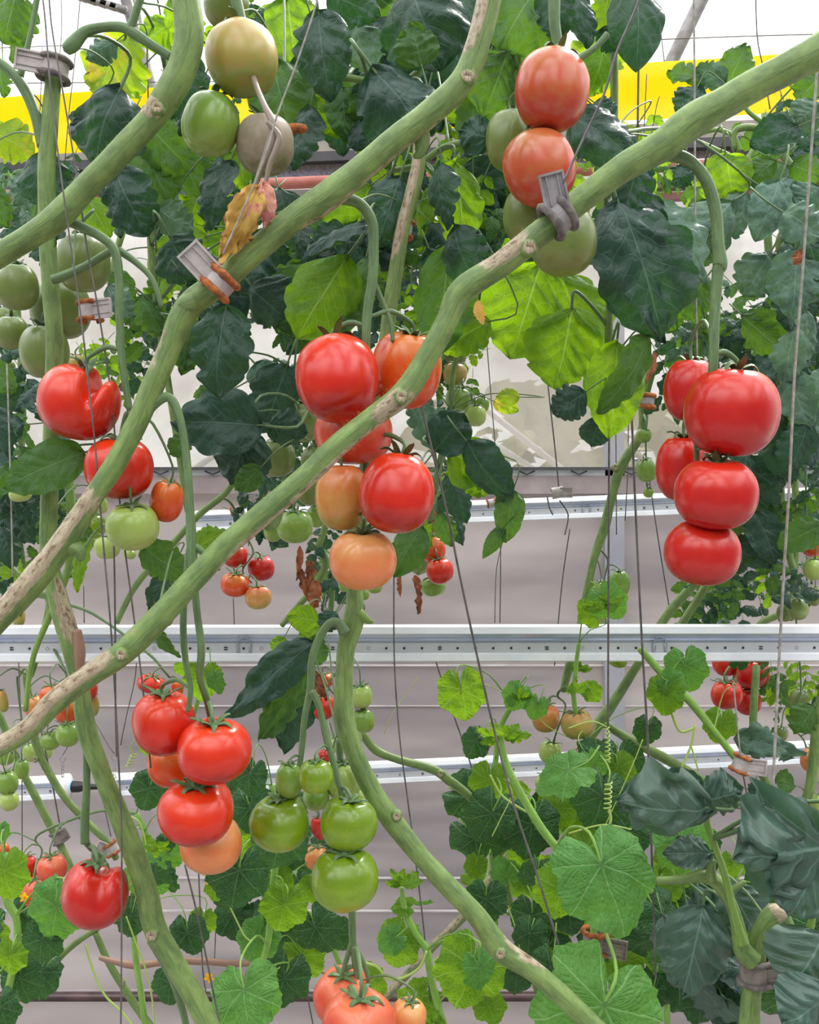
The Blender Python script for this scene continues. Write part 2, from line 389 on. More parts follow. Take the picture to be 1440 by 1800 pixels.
# ------------------------------------------------------------------ tomato
def tomato_mesh(rx, rz, seed, lobes=5, lob=.03, dim=.16, crease=None, det=36, notch=None):
    rnd = random.Random(seed); na = det; nz = det*2//3
    ph = rnd.random()*6.28; a2 = rnd.random()*6.28
    V = []; Fc = []
    def pt(phi, th):
        s, c = math.sin(phi), math.cos(phi)
        topw = max(0, c)**.7 * s * 1.6 + .25*s
        r = 1 + lob*topw*math.cos(lobes*th+ph) + .018*math.cos(2*th+a2)*s + .02*math.cos(3*th-a2)*s
        if crease:
            d = abs(math.atan2(math.sin(th-crease[0]), math.cos(th-crease[0])))
            r *= 1 - crease[1]*math.exp(-(d/crease[2])**2)*(s*max(0, c+.75)/1.3)
        e = abs(s)**.86
        x = e*math.cos(th)*r; y = e*math.sin(th)*r
        z = (c if c > 0 else c*.97)
        z = math.copysign(abs(z)**.93, z)
        rho = e
        z -= dim*math.exp(-(rho/.36)**2)*(1 if c > 0 else 0)
        z += .05*math.exp(-(rho/.3)**2)*(1 if c < 0 else 0)
        if notch:
            xn, wn, dn = notch; g = math.exp(-((x-xn-.10*(1-z))/wn)**2)*max(0, min(1, (z+.65)/1.3))
            z -= dn*g*max(0, .4+z); y *= 1-.28*g
        return Vector((x*rx, y*rx, z*rz))
    V.append(pt(0, 0))
    for i in range(1, nz):
        for j in range(na): V.append(pt(PI*i/nz, 2*PI*j/na))
    V.append(pt(PI, 0))
    for j in range(na): Fc.append((0, 1+j, 1+(j+1) % na))
    for i in range(nz-2):
        for j in range(na):
            a = 1+i*na+j; b = 1+i*na+(j+1) % na; Fc.append((a, a+na, b+na, b))
    l = len(V)-1
    for j in range(na): Fc.append((l, 1+(nz-2)*na+(j+1) % na, 1+(nz-2)*na+j))
    mb = MB(); mb.add(V, Fc); return mb
def calyx_mb(R, rz, seed, far=False, long=1.0, dim=.16):
    rnd = random.Random(seed); mb = MB(); n = rnd.choice((5, 6, 6)); z0 = rz*(1-dim)+R*.01
    for k in range(n):
        th = 2*PI*k/n + rnd.uniform(-.25, .25); ln = R*rnd.uniform(.55, .85)*long; w = R*.10
        lift = rnd.uniform(-.25, .35); tw = rnd.uniform(-.5, .5)
        V = []; Fc = []; m = 4 if far else 7
        for i in range(m+1):
            t = i/m; rad = R*.05 + ln*t*(1-.25*t)
            zz = z0 + rz*.16*math.exp(-((t-.55)/.4)**2) + R*lift*t**2.2
            a = th + tw*t*t*.5; ww = w*(1-t)**.7*(.5+.8*min(1, t*3)) if t < 1 else 0.0004
            c = Vector((math.cos(a)*rad, math.sin(a)*rad, zz)); s = Vector((-math.sin(a), math.cos(a), 0))
            V += [c - s*ww, c + Vector((0, 0, w*.35)), c + s*ww]
        for i in range(m):
            for q in (0, 1): Fc.append((i*3+q, i*3+q+1, i*3+q+4, i*3+q+3))
        mb.add(V, Fc)
        mb.add([v - Vector((0, 0, .0007)) for v in V], [tuple(reversed(f)) for f in Fc])
    tube(mb, [(0, 0, z0-R*.04, R*.13), (0, 0, z0+R*.10, R*.10)], 6, 1)
    return mb
TOM = []
def tomato(x, y, w, h, Y, kind, label, group=None, tilt=(0, 0), truss=None, lobes=5, lob=.03, dim=.16, crease=None, seed=None, cal=1.0, stalk=True, notch=None):
    """x,y,w,h in photo pixels; tilt = (towards the camera, to the right) in degrees"""
    seed = seed if seed is not None else int(x*7+y*13)
    rnd = random.Random(seed); c = P(x, y, Y); rx = M_(w, Y)/2; rz = M_(h, Y)/2
    far = w < 64
    mb = tomato_mesh(rx*.985, rz*1.03, seed, lobes, lob, dim, crease, 22 if far else (72 if notch else 44), notch)
    o = mb.build('tomato', MT[kind]); o.location = c
    o.rotation_euler = (math.radians(tilt[0]), math.radians(tilt[1]), 0)
    tag(o, label, 'tomato', group)
    if cal:
        ca = calyx_mb(rx, rz*1.03, seed, far, cal, dim).build('calyx', MS['calyx'], o, origin=(0, 0, 0))
    R = o.rotation_euler.to_matrix(); top = c + R @ Vector((0, 0, rz*(1.03-dim)+rx*.06)); up = R @ Vector((0, 0, 1))
    if stalk and truss:
        best = None
        for q in truss:
            v = Vector(q[:3]); dz = v.z - top.z
            d = (v-top).length + (0 if dz > rx*.3 else (rx*.3-dz)*2.5)
            if best is None or d < best[0]: best = (d, v)
        e = best[1]; dd = (e-top).length; r = max(rx*.055, .0011)
        mid = top.lerp(e, .5) + up*dd*.28
        sm = MB(); tube(sm, [(*top, r*1.1), (*(top+up*dd*.22), r), (*mid, r*1.35), (*e.lerp(mid, .3), r), (*e, r)], 6, 4)
        sm.build('stalk', MS['truss'], o)
    elif stalk:
        r = max(rx*.055, .001); sm = MB(); s = rnd.choice((-1, 1))
        e = top + up*rx*.5 + Vector((s*rx*.35, rx*.3, rx*.5))
        tube(sm, [(*top, r*1.1), (*(top+up*rx*.45), r*1.3), (*e, r)], 6, 3); sm.build('stalk', MS['truss'], o)
    TOM.append(o); return o

# ------------------------------------------------------------------ leaves
def blade(mb, Lg, W, seed, bend=.6, fold=.25, lobes=5, ld=.3, curl=.25, crum=.12, nu=22, nvh=5, M=None, twist=0.0, shape=.62, mi=0, wav=.0, petiole=0.0, rib=.04):
    """one leaf blade; x = base->tip (chord), y = across, z = upper side"""
    rnd = random.Random(seed); s0 = rnd.random()*50
    phL, phR = rnd.random(), rnd.random(); M = M or Matrix.Identity(4)
    bend = bend if abs(bend) > 1e-3 else 1e-3
    Rb = 1/abs(bend); chord = 2*Rb*math.sin(abs(bend)/2); sg = 1 if bend > 0 else -1
    V = []; UV = []; Fc = []; nvt = 2*nvh+1
    for i in range(nu+1):
        u = i/nu; ang = (u-.5)*bend
        cx = (math.sin(abs(ang))*Rb*(1 if u > .5 else -1) + chord/2)/chord*Lg
        cz = sg*(math.cos(ang)-math.cos(bend/2))*Rb/chord*Lg
        tx, tz = math.cos(ang), -math.sin(ang)
        nx, nz = -tz, tx
        sh = (math.sin(PI*min(1, u**shape)))**.75 if 0 < u < 1 else 0
        for j in range(nvt):
            v = (j-nvh)/nvh; side = phL if v < 0 else phR; av = abs(v)
            q = u*lobes+side+.30*math.sin(u*5.3+s0+(2.0 if v < 0 else 0)); saw = q % 1.0
            ldk = ld*(.35+1.0*abs(math.sin(math.floor(q)*2.7+s0+(1.3 if v < 0 else 0))))
            lobe = (1-ldk) + ldk*(math.sin(PI*saw**.75))**.6
            fine = 1 + .012*math.sin(u*lobes*11+side*9)
            hw = W/2*sh*(lobe*fine*av + (1-av)*.85)*av if av > 0 else 0
            y = math.copysign(hw, v) if v else 0.0
            sw = av*W*.16*(math.sin(PI*u))
            z = fold*abs(y) - curl*(av**2.4)*W*.5*sh
            z += wav*W*math.sin(u*lobes*6.28+side*6.28)*av*av
            nzv = noise.noise(Vector((u*3.1+s0, v*1.7, 3.3)))
            z += crum*W*(nzv*(.35+av) + .45*noise.noise(Vector((u*7.3+s0, v*4.1, 9.1)))*(.3+av)) + rib*W*(abs(math.sin((u*lobes*1.3-av*.9+side*.3)*PI))-.5)*min(1, av*3)*(1.25-av)*2
            tw = twist*(u-.5)
            yy = y*math.cos(tw)-z*math.sin(tw); zz = y*math.sin(tw)+z*math.cos(tw)
            V.append(M @ Vector((cx + tx*sw + nx*zz, yy, cz + tz*sw + nz*zz)))
            UV.append((u, v*.5+.5))
    for i in range(nu):
        for j in range(nvt-1):
            a = i*nvt+j; Fc.append((a, a+nvt, a+nvt+1, a+1))
    mb.add(V, Fc, UV, mi=mi)
    if petiole:
        r = W*.022+.0006
        tube(mb, [(*(M @ Vector((-petiole, 0, -petiole*.35))), r*1.3), (*(M @ Vector((-petiole*.4, 0, 0))), r), (*(M @ Vector((Lg*.08, 0, Lg*.02))), r*.7)], 6, 3, mi=1)
def frame(B, T, roll):
    """matrix with x along B->T, z the blade normal: roll 0 looks back at the camera"""
    x = (T-B).normalized(); back = Vector((0, -1, 0))
    z = back - x*back.dot(x)
    if z.length < 1e-3: z = Vector((0, 0, 1))
    z.normalize(); z = (Matrix.Rotation(math.radians(roll), 3, x) @ z); y = z.cross(x)
    return Matrix(((x.x, y.x, z.x, B.x), (x.y, y.y, z.y, B.y), (x.z, y.z, z.z, B.z), (0, 0, 0, 1)))
def cuc_blade(mb, R, seed, droop=.35, M=None, nr=11, na=72, mi=0, cr=.05, asym=0.0):
    """palmate cucumber leaf, petiole joint at the origin, tip towards +x"""
    rnd = random.Random(seed); M = M or Matrix.Identity(4); s0 = rnd.random()*40; V = [M @ Vector((0, 0, 0))]; UV = [(.5, .5)]; Fc = []
    lob = [(0, 1.0, .50), (1.0, .84, .55), (-1.0, .84, .55), (2.0, .76, .60), (-2.0, .76, .60)]
    def rad(t):
        r = .3
        for a, h, w in lob:
            d = abs(math.atan2(math.sin(t-a), math.cos(t-a))); r = max(r, h*(1-.17*min(1.7, d/w)**1.15))
        d = PI-abs(t); r *= .30+.70*min(1, (d/.42))**.7
        return r*(1+.022*math.sin(t*31+s0)+.012*math.sin(t*53))
    for i in range(1, nr+1):
        q = i/nr
        for j in range(na+1):
            t = -PI+.0+2*PI*j/na; t = max(-PI+.04, min(PI-.04, t)); r = rad(t)*q*R
            x, y = r*math.cos(t), r*math.sin(t)
            z = -droop*R*q*q*(.7+.3*math.cos(t*2)) + cr*R*noise.noise(Vector((x/R*3.2+s0, y/R*3.2, 1.0)))*(.4+q)*2
            z += .035*R*abs(math.sin(2.5*t/.92*PI*.4))*q + .03*R*math.sin(t*14+s0)*q**4
            V.append(M @ Vector((x, y, z))); UV.append((.5+x/R*.45, .5+y/R*.45))
    for j in range(na): Fc.append((0, 1+j, 2+j))
    for i in range(nr-1):
        for j in range(na):
            a = 1+i*(na+1)+j; Fc.append((a, a+na+1, a+na+2, a+1))
    mb.add(V, Fc, UV, mi=mi)
# ================================================================== THE SETTING
WY = 3.9
def struct(name, mb, mat, smooth=False, parent=None):
    o = mb.build(name, mat, parent, smooth=smooth)
    if parent is None: o['kind'] = 'structure'
    return o
def wbox(px0, py0, px1, py1, Y, th, mb=None, slope=0.0):
    """a bar with its front face filling a pixel rectangle at distance Y, th metres deep"""
    mb = mb or MB(); a = P(px0, py0, Y); b = P(px1, py1, Y)
    dz = -slope*(b.x-a.x)
    V = []
    for (x, z, k) in ((a.x, a.z, 0), (b.x, a.z, 1), (b.x, b.z, 1), (a.x, b.z, 0)):
        for yy in (0, th): V.append((x, Y+yy, z+(dz*-1 if k else 0)))
    Fs = [(0, 2, 4, 6), (1, 7, 5, 3), (0, 1, 3, 2), (2, 3, 5, 4), (4, 5, 7, 6), (6, 7, 1, 0)]
    mb.add(V, [tuple(reversed(f)) for f in Fs]); return mb
# floor
mb = MB(); box(mb, (0, .8, -.02), (4.2, 3.25, .02)); struct('floor', mb, plain('floor_white_cover', hexc('8C8884'), .7, 0, hexc('74706C'), 4))
# lower wall: grey film stretched over the frame, slightly rippled
def film(x0, z0, x1, z1, Y, th, nx, nz, amp, seed):
    mb = MB(); V = []
    for s in (0, 1):
        for i in range(nx+1):
            for j in range(nz+1):
                x = x0+(x1-x0)*i/nx; z = z0+(z1-z0)*j/nz
                d = amp*noise.noise(Vector((x*1.1+seed, z*5, 0)))+amp*.6*noise.noise(Vector((x*3+seed, z*9, 4)))
                V.append((x, Y+s*th+d, z))
    n = (nx+1)*(nz+1); Fs = []
    for i in range(nx):
        for j in range(nz):
            a = i*(nz+1)+j; Fs.append((a, a+nz+1, a+nz+2, a+1)); Fs.append((n+a, n+a+1, n+a+nz+2, n+a+nz+1))
    mb.add(V, Fs); return mb
ztop = P(0, 862, WY).z
struct('wall_back', film(-4.2, 0, 4.2, ztop, WY, .006, 70, 60, .010, 3), MM['film_low'], True)
zw0 = P(0, 824, WY).z; zw1 = P(0, 300, WY).z
struct('window_1', film(-4.2, zw0, 4.2, zw1, WY+.02, .002, 60, 24, .012, 9), MM['film_win'], True)
struct('window_2', film(-4.2, P(0, 300, WY).z, 4.2, 4.25, WY+.02, .002, 40, 12, .01, 19), MM['film_top'], True)
# ceiling: the near slope of the film roof, above the picture
# sill beam under the window, header beams above it
mb = wbox(-1300, 836, 2700, 868, WY-.05, .05); struct('trim_1', mb, MM['sill'])
mb = wbox(-1300, 821, 2700, 826, WY-.07, .04)
for k in range(34):                                   # crimped springs that hold the film in its channel
    x = -560+k*92; tube(mb, pix([(x, 828, 3), (x+14, 834, 3), (x+28, 828, 3)], WY-.06), 5, 1)
struct('trim_2', mb, MM['beamd'])
struct('trim_3', wbox(-1300, 826, 2700, 836, WY-.045, .03), MM['alu'])
struct('trim_4', wbox(-1300, 333, 2700, 350, WY-.06, .06, slope=.036), MM['beamd'])
struct('trim_5', wbox(-1300, 350, 2700, 377, WY-.02, .03, slope=.036), plain('header_speckled', hexc('8C8CA4'), .6, 0, hexc('6C6C80'), 120))
struct('trim_6', wbox(-1300, 399, 2700, 419, WY-.04, .05, slope=.036), MM['beam'])
struct('trim_7', wbox(-1300, 427, 2700, 439, WY-.03, .04, slope=.036), plain('header_pink', hexc('9C7070'), .6, 0, hexc('845C5C'), 9))
# upright post between two wall bays
mb = wbox(1064, 300, 1098, 1345, WY-.045, .04); struct('trim_8', mb, plain('post_bluish', hexc('A4A4AC'), .5, .0, hexc('9494A0'), 5))
# base pipe rail and curb
mb = MB(); tube(mb, [(*P(-1200, 1752, WY-.12), .017), (*P(2600, 1752, WY-.12), .017)], 12, 1)
pr = mb.build('base_pipe', plain('pipe_brown', hexc('5E4A48'), .3, .3, hexc('4A3A3A'), 8))
tag(pr, 'dark brown steel pipe running along the foot of the grey wall', 'pipe')
struct('trim_9', wbox(-1300, 1742, 2700, 1750, WY-.02, .02), MM['sill'])
# pipe under the header
mb = MB(); tube(mb, [(*P(-1200, 399, WY-.13), .022), (*P(2600, 228, WY-.13), .022)], 14, 1)
pr = mb.build('heating_pipe', MM['pipe'])
tag(pr, 'faded red heating pipe running below the yellow band at the top of the wall', 'pipe')
# hedge outside, seen blurred through the film
hr = random.Random(5); mb = MB()
for k in range(330):
    x = hr.uniform(-.1, 2.1); z = hr.uniform(.5, 3.0-.55*(x-1.05)**2); y = hr.uniform(6.2, 7.2)
    Mx = Matrix.Translation((x, y, z)) @ Matrix.Rotation(hr.random()*6.28, 4, 'Z') @ Matrix.Rotation(hr.random()*6.28, 4, 'X')
    blade(mb, .35, .22, k, nu=5, nvh=2, M=Mx)
h = mb.build('hedge', [plain('hedge_leaf', hexc('6C7440'), .7, 0, hexc('98945E'), 3)]); tag(h, 'pale hedge outside, blurred behind the film window', 'hedge', kind='stuff')
mb = MB(); box(mb, (0, 9, -.04), (12, 5.0, .03)); struct('ground_outside', mb, plain('ground_outside', hexc('A8A490'), .9, 0, hexc('B8B4A4'), 2))
# braces crossing outside the window
mb = MB()
for (a, b, c, d) in ((830, 700, 990, 826), (850, 768, 940, 826), (340, 826, 520, 700)):
    tube(mb, pix([(a, b, 12), (c, d, 12)], WY+.06), 6, 1)
struct('trim_10', mb, MM['alu'], True)

# yellow sticky ribbon ------------------------------------------------
def ribbon():
    mb = MB(); V = []; Fs = []; n = 120; Y = 2.75
    for i in range(n+1):
        t = i/n; px = -900+3200*t; yc = 229-.056*(px-0)-6*math.sin(t*PI) ; h = 52+1.5*math.sin(t*9)
        y = Y+.01*math.sin(t*12); w = .004*math.sin(t*30)
        a = P(px, yc-h, y); b = P(px, yc+h, y+.012)
        for q in range(7):
            p = a.lerp(b, q/6); p.y += .006*math.sin(q*1.3+t*14)+w
            V.append(p)
    for i in range(n):
        for q in range(6):
            k = i*7+q; Fs.append((k, k+1, k+8, k+7))
    m = len(V); V2 = V+[Vector((v.x, v.y+.0006, v.z)) for v in V]; F2 = Fs+[tuple(reversed([i+m for i in f])) for f in Fs]
    mb.add(V2, F2); o = mb.build('sticky_ribbon', MM['ribbon'])
    tag(o, 'wide bright yellow sticky trap ribbon stretched across the top behind the plants', 'insect trap')
ribbon()

# LED lighting bars ----------------------------------------------------
def frame_xz(a, b):
    x = (b-a).normalized(); y = Vector((0, 0, 1)).cross(x).normalized(); z = x.cross(y)
    return Matrix(((x.x, y.x, z.x), (x.y, y.y, z.y), (x.z, y.z, z.z)))
chip_me = None
def led_bar(x0, y0, Y0, x1, y1, Y1, hpx, label, chips=40, chip0=0.0, fittings=(), caps=(False, False)):
    a = P(x0, y0, Y0); b = P(x1, y1, Y1); R = frame_xz(a, b); Ln = (b-a).length; H = hpx*Y0/F*.5
    o = empty('led_light_bar', a.lerp(b, .5)); o.rotation_euler = R.to_euler(); tag(o, label, 'grow light', 'LED grow light bars')
    def ext(prof, name, mat):
        mb = MB(); n = len(prof); V = [(s*Ln/2, p[0], p[1]) for s in (-1, 1) for p in prof]
        Fs = [(i, (i+1) % n, n+(i+1) % n, n+i) for i in range(n)] + [tuple(reversed(range(n))), tuple(range(n, 2*n))]
        mb.add(V, Fs); q = mb.build(name, mat, o, smooth=False, origin=(0, 0, 0)); return q
    ext([(-H*.5, H*.56), (-H*.62, H*.62), (-H*.5, H*.98), (0, H*1.06), (H*.7, H*1.0), (H*.7, H*.56)], 'top_cover', MM['alu'])
    ext([(-H*.42, H*.56), (-H*.22, H*.30), (-H*.30, H*.22), (-H*.12, H*.06), (H*.5, H*.06), (H*.5, H*.56)], 'reflector', MM['refl'])
    ext([(-H*.20, H*.06), (-H*.20, -H*.52), (H*.4, -H*.52), (H*.4, H*.06)], 'led_board', MM['board'])
    ext([(-H*.34, -H*.50), (-H*.42, -H*.58), (-H*.48, -H*.92), (-H*.36, -H*1.0), (H*.6, -H*1.0), (H*.6, -H*.50)], 'bottom_rail', MM['alu'])
    # diodes
    kinds = []
    mb = MB(); box(mb, (0, 0, 0), (H*.06, H*.03, H*.06)); kinds.append(('led_chip', mb, MM['chip']))
    mb = MB(); box(mb, (0, 0, H*.06), (H*.10, H*.03, H*.03)); box(mb, (0, 0, -H*.06), (H*.10, H*.03, H*.03)); kinds.append(('led_chip', mb, MM['chip']))
    mb = MB(); tube(mb, [(math.cos(t*.785)*H*.09, 0, math.sin(t*.785)*H*.09, H*.02) for t in range(9)], 5, 1); kinds.append(('led_chip', mb, MM['ring']))
    first = {}
    for i in range(chips):
        x = -Ln/2 + Ln*(i+.5+chip0)/chips; k = (0, 1, 0, 2, 0, 0)[i % 6]
        if k not in first:
            q = kinds[k][1].build('led_chip', kinds[k][2], o, origin=(0, 0, 0), smooth=False); first[k] = q
        else:
            q = first[k].copy(); C.objects.link(q); q.parent = o
        q.location = (x, -H*.21, -H*.24)
    for fx in fittings:           # spring joint between two boards
        x = (fx-x0)/(x1-x0)*Ln-Ln/2; mb = MB()
        for s in (-1, 1):
            tube(mb, [(x+s*H*.35, -H*.24, -H*.4, H*.03), (x+s*H*.38, -H*.3, 0, H*.04), (x+s*H*.2, -H*.42, H*.35, H*.04), (x, -H*.45, H*.42, H*.04)], 6, 3)
            box(mb, (x+s*H*.34, -H*.24, -H*.22), (H*.09, H*.04, H*.24), bev=H*.02)
        mb.build('board_joint', MM['ring'], o, origin=(0, 0, 0))
    for s, on in zip((-1, 1), caps):
        if on:
            mb = MB(); tube(mb, [(s*Ln/2, 0, 0, H*1.25), (s*(Ln/2+H*.5), 0, 0, H*1.25)], 20, 1); mb.build('end_cap', MM['white'], o, origin=(0, 0, 0))
    return o
led_bar(-780, 1132.9, 1.95, 2220, 1129.1, 1.95, 62, 'nearest white LED light bar crossing the whole view at mid height', 96, .2, (430, 1158))
led_bar(345, 918, 2.95, 2200, 848, 2.95, 38, 'upper far LED light bar below the window sill', 46, 0, (1030,))
led_bar(204, 1380, 2.95, 2200, 1286, 2.95, 36, 'lower far LED light bar passing behind the hanging green tomatoes', 50, 0, (), (True, False))
led_bar(-780, 1428, 2.95, 112, 1384, 2.95, 38, 'short end of a far LED light bar at the left edge, with a white cap', 20, 0, (), (False, True))
# plug between the two lower bars
a = P(124, 1383, 2.95); o = empty('power_plug', a); tag(o, 'black cable plug with a blue ring between the two lower LED bars', 'plug')
mb = MB(); tube(mb, [(*P(119, 1383, 2.95), .017), (*P(126, 1383, 2.95), .018)], 14, 1); mb.build('blue_ring', MM['blue'], o)
mb = MB()
for k in range(8): tube(mb, [(*P(120+k*0.9, 1383, 2.95), .0185), (*P(120.4+k*.9, 1383, 2.95), .0185)], 14, 1)
mb.build('ribbed_grip', MM['blue'], o)
mb = MB(); tube(mb, pix([(127, 1383, 20), (140, 1383, 19), (152, 1383, 12), (176, 1383, 9), (200, 1381, 9)], 2.95), 12, 3); mb.build('cable', MM['black'], o)
# chains that hang the bars
def hanger(pts, Y, label):
    o = empty('hanging_hook', P(pts[-1][0], pts[-1][1], Y)); tag(o, label, 'hook')
    mb = MB(); tube(mb, pix([(x, y, 1.6) for x, y in pts], Y), 6, 1); mb.build('cord', MM['wire'], o)
    mb = MB(); x, y = pts[-1]
    tube(mb, pix([(x+math.cos(t*.7)*5, y+6-math.sin(t*.7)*5, 1.8) for t in range(10)], Y), 6, 1)
    for k in range(5): tube(mb, pix([(x+math.cos(t*1.05)*2.2, y+16+k*6-math.sin(t*1.05)*4, 1.2) for t in range(7)], Y), 5, 1)
    mb.build('chain', MM['galv'], o)
hanger([(120, 1190), (118, 1315), (110, 1328)], 2.93, 'thin hook and chain above the capped end of the far left bar')
hanger([(163, 1262), (190, 1310), (201, 1325)], 2.93, 'thin hook and chain above the left end of the lower far bar')
# roof braces seen at the top
mb = MB(); tube(mb, pix([(1268, -120, 24), (1238, -10, 24), (1176, 118, 24), (1140, 200, 24)], 3.5), 14, 1)
struct('trim_11', mb, MM['galv'], True)
mb = MB(); tube(mb, pix([(200, -90, 22), (222, 0, 21), (262, 140, 20), (285, 230, 20)], 3.5), 14, 1)
tube(mb, pix([(226, -60, 26), (250, 90, 22), (268, 200, 22)], 3.55), 14, 1)
for k in range(5): box(mb, P(140+k*17, -6+k*5, 3.45), (.03, .01, .012), Matrix.Rotation(.35, 3, 'Y'), bev=.003)
struct('trim_12', mb, MM['galv'], True)

# clips, wires ---------------------------------------------------------
def wire(pts, Y, label, w=3.0, mat='wire', group='thin wires that hold the plants up', name='support_wire', Y2=None):
    n = len(pts); Y2 = Y if Y2 is None else Y2; path = []
    for i, (x, y) in enumerate(pts):
        yy = Y+(Y2-Y)*i/(n-1); q = P(x, y, yy); path.append((q.x, q.y, q.z, M_(w, yy)/2))
    mb = MB(); tube(mb, path, 7, 4)
    o = mb.build(name, MM[mat], origin=Vector(path[0][:3])); tag(o, label, 'wire', group); return o
WB = 'steel wire '
wire([(572, -60), (555, 10), (522, 110), (488, 200), (468, 268), (440, 340), (392, 446)], .93, 'light wire from the top edge past the dusty tomato to the dry leaf', 3.4, 'twine')
wire([(1140, -60), (1120, 10), (1085, 90), (1062, 165), (1025, 245), (990, 322)], .90, 'slanting wire ending at the grey clip on the thick stem at upper right', 4.6)
wire([(66, -60), (78, 20), (90, 170), (106, 300), (124, 430), (142, 555), (165, 760), (182, 960), (196, 1120), (208, 1330), (214, 1500), (212, 1860)], .97, 'long dark wire from the top left through the left tomatoes to the bottom edge', 3.2)
wire([(84, -60), (90, 40), (112, 170), (135, 310), (152, 430), (170, 530), (196, 700), (212, 900), (232, 1060), (250, 1200), (265, 1350)], 1.02, 'second dark wire beside the upright left stem, ending behind the lower left tomatoes', 3.2)
wire([(107, -40), (108, 60), (101, 130)], 1.3, 'short thin wire above the dark clip at top left', 1.6)
wire([(144, -40), (132, 100), (121, 200), (114, 285)], 1.5, 'thin wire in front of the left part of the yellow ribbon', 1.8)
wire([(75, 80), (70, 205)], 1.5, 'very thin short wire left of the top left clip', 1.6)
wire([(1219, -60), (1221, 100), (1222, 300), (1223, 480), (1226, 640)], 1.18, 'pale upright wire crossing behind the thick stem toward the right cluster', 3.6, 'twine')
wire([(1124, -60), (1123, 100), (1121, 240)], 1.30, 'dark upright wire in front of the yellow ribbon right of centre', 4)
wire([(1137, 130), (1132, 240)], 1.6, 'short thin wire beside the dark upright wire on the ribbon', 2)
wire([(1152, -60), (1158, 20), (1168, 108)], 2.2, 'faint wire against the white sky right of the round dark leaf', 1.8)
wire([(1328, -60), (1331, 60), (1342, 120), (1354, 192)], 2.0, 'thin wire reaching down to the right part of the ribbon', 2.4)
wire([(1455, -60), (1438, 110), (1424, 300), (1411, 480), (1397, 660), (1388, 850), (1378, 1010), (1370, 1160), (1363, 1300), (1356, 1445)], 1.10, 'long grey twine down the right side in front of the foliage', 5, 'twine')
wire([(1108, 600), (1112, 760), (1120, 950), (1130, 1150), (1139, 1300), (1146, 1500), (1153, 1720)], 1.25, 'dark wire running down between the middle gap and the right cluster', 4.2)
wire([(1070, 560), (1071, 760), (1070, 1000), (1069, 1300)], 1.40, 'upright dark wire beside the bluish post', 3.8)
wire([(738, 700), (762, 800), (788, 910), (808, 1010), (836, 1140), (868, 1280), (905, 1420), (945, 1540), (982, 1660)], 1.16, 'long slanting dark wire right of the central cluster', 4.2)
wire([(693, 960), (693, 1150), (702, 1290), (716, 1400), (733, 1530), (748, 1660), (756, 1760)], 1.5, 'dark wire in the clear gap below the central cluster', 2.8)
wire([(762, 1150), (795, 1250), (828, 1345), (842, 1412)], 2.0, 'thin wire coming down to the small dark clip over the bent vine', 2.6)
wire([(958, 620), (966, 700), (976, 790), (983, 862)], 2.2, 'thin wire holding the small beige hook in front of the window', 2.6)
wire([(855, 590), (862, 680), (874, 830), (880, 960), (879, 1095)], 2.4, 'thin wire in the window just right of the curling leaf', 2)
wire([(870, 1095), (873, 1000), (888, 940)], 2.42, 'thin loop of wire hanging under the curling leaf', 1.6)
wire([(1136, 800), (1150, 900), (1164, 990), (1178, 1075)], 2.4, 'thin slanting wire under the small green tomatoes at right of centre', 2.2)
wire([(1002, 930), (990, 1010), (981, 1100), (975, 1170)], 2.2, 'thin wire continuing below the beige hook', 2.2)
wire([(1082, 690), (1083, 780), (1084, 940)], 2.6, 'thin upright wire in front of the bluish post', 2)
wire([(1105, 700), (1104, 820), (1099, 915)], 2.6, 'thin wire with a free end right of the bluish post', 2)
wire([(12, 640), (16, 760), (20, 900), (22, 1010)], 1.4, 'pale wire at the far left edge beside the flat leaf', 3, 'twine')
wire([(200, 950), (202, 1060), (203, 1240), (205, 1330)], 1.35, 'grey wire hanging under the pale green left tomatoes', 3.4)
wire([(147, 1030), (148, 1095)], 2.6, 'very short thin wire in front of the wall left of the long wires', 2)
wire([(325, 1520), (345, 1600), (366, 1700), (398, 1860)], 1.20, 'dark wire from the lower left tomatoes down to the bottom edge', 3.4)
wire([(349, 1530), (352, 1600), (356, 1700), (362, 1745)], 1.7, 'thin dark wire just right of the lower left tomatoes', 2.6)
wire([(384, 1545), (380, 1620), (377, 1690)], 2.3, 'thin wire under the small yellow flower', 2)
wire([(505, 1530), (520, 1620), (535, 1720), (552, 1810)], 1.8, 'thin dark wire left of the bottom green tomato', 2.6)
wire([(30, 1060), (34, 1200), (38, 1300), (39, 1500)], 2.5, 'thin dark wire at lower left in front of the wall', 2)
wire([(67, 1260), (82, 1330), (96, 1400), (107, 1462)], 2.2, 'thin wire reaching the square clip on the left background vine', 2.6)
wire([(178, 1390), (186, 1430), (195, 1470)], 2.3, 'thin wire above the clip behind the single lower left tomato', 2)
wire([(410, 1050), (412, 1100)], 2.4, 'short wire under the small red tomatoes at centre left', 2)
wire([(432, 860), (436, 910), (437, 960)], 2.5, 'short wire by the left end of the upper far bar', 2)
wire([(240, 1165), (236, 1200), (222, 1260), (212, 1310)], 2.1, 'thin bent wire left of the lower left tomatoes', 1.8)
wire([(1290, 1205), (1296, 1270), (1302, 1330)], 1.8, 'light wire down to the orange rimmed clip at right', 3, 'twine')
wire([(1306, 1358), (1318, 1420)], 1.8, 'light wire under the orange rimmed clip at right', 3)
wire([(1348, 1575), (1349, 1640)], 1.5, 'short wire above the clip on the bent stem at lower right', 2.4, 'twine')
wire([(690, 1165), (695, 1168)], 2.5, 'tiny wire end beneath the near light bar', 2)
wire([(-80, 147), (200, 145), (430, 143)], 2.9, 'thin horizontal wire at top left above the ribbon', 1.8, group='thin horizontal roof wires')
